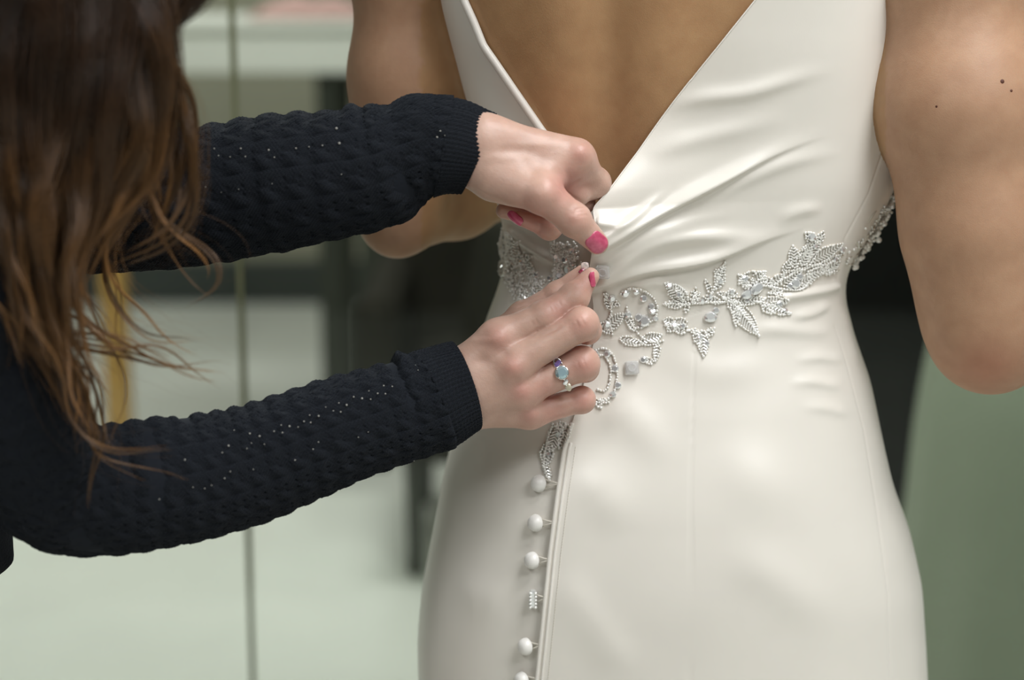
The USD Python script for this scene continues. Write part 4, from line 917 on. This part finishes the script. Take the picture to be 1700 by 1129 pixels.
XU = build_sleeve([(-170, 360), (-20, 345), (150, 336), (330, 325), (450, 305), (560, 290), (640, 272), (690, 251), (745, 246), (778, 252), (797, 256)], [130, 126, 118, 114, 113, 106, 100, 85, 82, 74, 70], [-.02, .0, -.02, -.05, -.053, -.055, -.055, -.055, -.054, -.052, -.051], .030, 11,
  [(.42, 2.2, .008, .5, -.004, .012), (.47, 1.9, .006, .6, -.0035, .01), (.445, .3, .012, .7, .004, 0), (.39, .2, .012, .6, .003, 0), (.455, 2.9, .006, .5, -.005, .008)], dots_u, slant=.24)
XD = build_sleeve([(-150, 440), (-60, 560), (25, 700), (105, 806), (240, 806), (400, 776), (560, 717), (660, 684), (715, 665), (752, 648), (775, 639)], [128, 122, 118, 112, 109, 100, 90, 86, 86, 80, 76], [-.21, -.21, -.19, -.165, -.145, -.12, -.097, -.080, -.071, -.064, -.06], .031, 17,
  [(.27, 1.2, .006, .7, -.004, .0), (.25, 1.0, .005, .7, -.003, .01), (.485, .25, .006, .5, .005, 0), (.475, .2, .004, .5, -.004, 0), (.475, 1.2, .004, .9, -.0025, .006), (.5, 2.6, .008, .5, .003, .01), (.30, .05, .005, .4, -.006, 0), (.22, 2.4, .01, .5, -.003, .02)], dots_l, scal=.42)
# ---------------------------------------------------------------- ring on the ring finger
rc = np.array(W(932, 624, -.0615)); fa, fb = W(866, 648, -.066), W(966, 604, -.058); ax = (fb - fa) / np.linalg.norm(fb - fa)
cen = fa + ax * ((rc - fa) @ ax); R0 = 27.3 * mpp(cen)
front = -FWD - ax * (-FWD @ ax); front /= np.linalg.norm(front); upr = np.cross(ax, front); upr *= np.sign(upr @ UPV)
ring = thing('ring', 'silver ring with a round pale blue stone worn on the lower hand', 'ring')
a = np.linspace(0, 2 * np.pi, 64, endpoint=False); circ = cen + R0 * (np.cos(a)[:, None] * front + np.sin(a)[:, None] * upr)
circ = np.vstack([circ, circ[:2]]); obj('band', tube(circ, .0011, 8), SILVER, ring, smooth=True)
def at_ring(deg, lift=0., along=0.):
    n = math.cos(math.radians(deg)) * front + math.sin(math.radians(deg)) * upr; return cen + n * (R0 + lift) + ax * along, n
c, n = at_ring(2, .0022, .0); obj('setting', cat_([trimesh.creation.torus(.0052, .0006, 24, 6, transform=trimesh.geometry.align_vectors([0, 0, 1], n))]).apply_translation(c), SILVER, ring, smooth=True)
obj('blue_stone', gem(c + n * .0004, n, .0052), BLUE_STONE, ring, smooth=False, label='round pale blue stone')
obj('claw', cat_([tube([c + q - n * .002, c + q * 1.02 + n * .0012, c + q * .82 + n * .0022], .0006, 6) for q in [.0053 * (math.cos(t) * ax + math.sin(t) * upr) for t in np.arange(4) * np.pi / 2 + .6]]), SILVER, ring, smooth=True)
c2, n2 = at_ring(36, .0012, .0004); obj('violet_stone', gem(c2, n2, .0022, 1.2, 1.7), VIOLET_STONE, ring, smooth=False, label='pointed violet side stone')
c2b, n2b = at_ring(36, .0006, .0004); obj('setting', tube(c2b + np.array([.0030 * math.cos(t) * ax + .0046 * math.sin(t) * upr for t in np.linspace(0, 2 * np.pi, 24)]), .0006, 6), SILVER, ring, smooth=True)
c3, n3 = at_ring(-34, .001, .0); obj('side_stone', gem(c3, n3, .0020, 1.2, 1.4), CRYSTAL, ring, smooth=False)
c4, n4 = at_ring(-56, .001, .0008); lf = trimesh.creation.icosphere(2, 1.0); lf.vertices = c4 + lf.vertices[:, :1] * ax * .0026 + lf.vertices[:, 1:2] * upr * .0040 + lf.vertices[:, 2:] * n4 * .0012
obj('leaf_ornament', lf, plain('pale_gold_leaf', (222, 214, 190), .25, metallic=.6), ring, smooth=True, label='pale leaf shaped ornament')

# ---------------------------------------------------------------- hair of the helper
# locks: picture polyline, depth, half width px at start and end, strands, root shade (0 dark .. 1 light)
LOCKS = [
 ([(40, -150), (-10, 60), (-20, 250), (10, 420), (40, 560)], -.34, 60, 30, 520, .0),
 ([(60, -150), (50, 60), (40, 250), (60, 430), (90, 580)], -.33, 60, 34, 620, .0),
 ([(80, -150), (110, 40), (100, 220), (90, 400), (110, 560), (150, 660)], -.32, 60, 30, 620, .05),
 ([(110, -150), (160, 40), (150, 180), (140, 330), (90, 460), (110, 590), (160, 690), (165, 755)], -.31, 52, 16, 560, .1),
 ([(130, -150), (200, 20), (225, 130), (215, 260), (150, 370), (110, 470)], -.30, 46, 30, 520, .15),
 ([(130, -160), (235, -10), (265, 80), (262, 200), (235, 300), (150, 400), (120, 520)], -.30, 40, 18, 420, .2),
 ([(150, -170), (320, -20), (268, 40), (280, 120), (312, 230), (312, 320), (280, 390), (235, 425)], -.29, 24, 8, 330, .35),
 ([(150, -170), (262, 10), (255, 90), (285, 170), (300, 270), (285, 350), (235, 415), (195, 445)], -.285, 22, 8, 240, .35),
 ([(140, -160), (250, 30), (250, 120), (245, 220), (220, 330), (180, 420), (200, 500), (270, 560)], -.29, 22, 5, 160, .35),
 ([(140, -160), (240, 40), (230, 180), (255, 300), (270, 370), (330, 420), (350, 455), (340, 480)], -.28, 20, 5, 120, .55),
 ([(150, -160), (260, 60), (275, 180), (250, 290), (262, 380), (310, 445), (345, 478)], -.28, 14, 4, 70, .55),
 ([(80, -150), (130, 120), (60, 330), (40, 470), (110, 550), (200, 578), (290, 604)], -.30, 40, 4, 300, .3),
 ([(60, -150), (60, 150), (10, 330), (30, 500), (90, 590), (150, 640), (150, 700), (180, 765)], -.31, 50, 12, 340, .3),
 ([(80, -150), (100, 160), (60, 360), (70, 520), (120, 610), (140, 690), (130, 750)], -.31, 40, 14, 300, .3),
 ([(90, -150), (150, 120), (100, 320), (90, 450), (170, 560), (235, 590), (320, 608)], -.30, 26, 5, 130, .4),
 ([(120, -150), (180, 200), (120, 400), (150, 500), (185, 590), (192, 660), (188, 700)], -.29, 20, 5, 60, .5),
 ([(120, -150), (190, 200), (140, 380), (190, 470), (205, 540), (240, 600)], -.29, 14, 3, 40, .5),
 ([(-20, -150), (-60, 60), (-70, 260), (-40, 430), (0, 520)], -.35, 60, 40, 420, .0),
 ([(20, -150), (0, 100), (-10, 300), (0, 450), (60, 560), (110, 640), (160, 720), (210, 740)], -.32, 40, 12, 260, .2),
 ([(290, -60), (275, 20), (240, 60), (190, 80), (150, 140)], -.29, 14, 16, 160, .3),
 ([(330, -40), (300, 15), (268, 45), (262, 100), (240, 180)], -.285, 14, 10, 160, .35),
]
pts, cnt, wid, tin = [], [], [], []
for li, (pl, y, w0, w1, n, shade) in enumerate(LOCKS):
    q = np.array(pl, float); d = np.r_[0, np.cumsum(np.hypot(*np.diff(q, axis=0).T))]; plen = d[-1]; d /= d[-1]; cs = CubicSpline(d, q)
    y = y + .075; K = 46; t = np.linspace(0, 1, K); nsub = max(3, int(w0 / 5))
    sub = [(rng.normal(0, 1, 2), rng.uniform(0, 6.28, 3), rng.uniform(.75, 1.06), rng.uniform(.5, 1.5), rng.uniform(.45, 1.7)) for _ in range(nsub)]
    for i in range(int(n * 1.35)):
        so, sp, sl_, samp, stone = sub[rng.integers(nsub)]
        stray = rng.random() < .07
        tt = t * sl_ * rng.uniform(.93, 1.04); c = cs(np.minimum(tt, 1.0)) + cs(1.0, 1) * np.maximum(tt - 1, 0)[:, None]
        w = w0 * (1 - tt) + w1 * tt
        tang = cs(np.minimum(tt, 1), 1); nn = np.stack([-tang[:, 1], tang[:, 0]], 1) / np.maximum(np.hypot(*tang.T), 1e-6)[:, None]
        fr = plen / 120.
        wave = samp * (3 + 8 * tt) * np.sin(tt * fr * 2.2 + sp[0]) + samp * 3 * tt * np.sin(tt * fr * 5 + sp[1])
        off = so[0] * w * .55 + wave + rng.normal(0, 1) * ((1.6 + .05 * w) * (1.1 - .6 * tt) + .42 * w * np.clip(1 - tt * 1.15, 0, 1)) + rng.normal(0, .7) * np.sin(tt * fr * 7 + rng.uniform(0, 6.28))
        c = c + nn * off[:, None]
        if stray: c = c + rng.normal(0, 1, 2)[None] * 26 * (tt ** 2)[:, None] + nn * (7 * np.sin(tt * 9 + sp[2]))[:, None] * rng.normal()
        yy = y + .00042 * (w * so[1] * .6 + rng.normal() * 4) + .008 * samp * np.sin(tt * fr * 2.2 + sp[2])
        pts.append(W(c[:, 0], c[:, 1], yy)); cnt.append(K); tap = np.clip((1.0 - t) * 6, .3, 1); wid.append(.00019 * tap * rng.uniform(.7, 1.25))
        mixw = np.clip(shade * .55 + tt[:, None] * .7 - .28, 0, 1)
        base = np.array(lin((46, 30, 18))) * (1 - mixw) + np.array(lin((140, 100, 56))) * mixw
        tin.append(base * stone * (rng.uniform(.6, 1.3) if rng.random() > .12 else rng.uniform(1.5, 2.4)))
pts = np.vstack(pts); bc_ = UsdGeom.BasisCurves.Define(stage, path_for('hair', helper))
bc_.CreateTypeAttr('linear'); bc_.CreatePointsAttr(Vt.Vec3fArray.FromNumpy(pts.astype(np.float32))); bc_.CreateCurveVertexCountsAttr(Vt.IntArray.FromNumpy(np.array(cnt, np.int32)))
bc_.CreateWidthsAttr(Vt.FloatArray.FromNumpy(np.concatenate(wid).astype(np.float32))); bc_.SetWidthsInterpolation('vertex')
UsdGeom.PrimvarsAPI(bc_).CreatePrimvar('tint', Sdf.ValueTypeNames.Float3Array, 'vertex').Set(Vt.Vec3fArray.FromNumpy(np.vstack(tin).astype(np.float32)))
UsdShade.MaterialBindingAPI.Apply(bc_.GetPrim()).Bind(HAIRM); tag(bc_, 'long wavy brown hair with lighter ends hanging over the shoulder')
# crown of hair over the skull (above the frame)
hm = trimesh.creation.icosphere(4, 1.0); q = hm.vertices.copy(); q[:, 0] = np.minimum(q[:, 0], .35); hm.vertices = HEADC + np.array([-.008, 0, .012]) + q * [.10, .085, .113] * (1 + .015 * np.sin(q[:, 1:2] * 60))
obj('hair_crown', hm, plain('dark_brown_hair_mass', (52, 33, 21), .5, .25, 80.), helper, smooth=True)
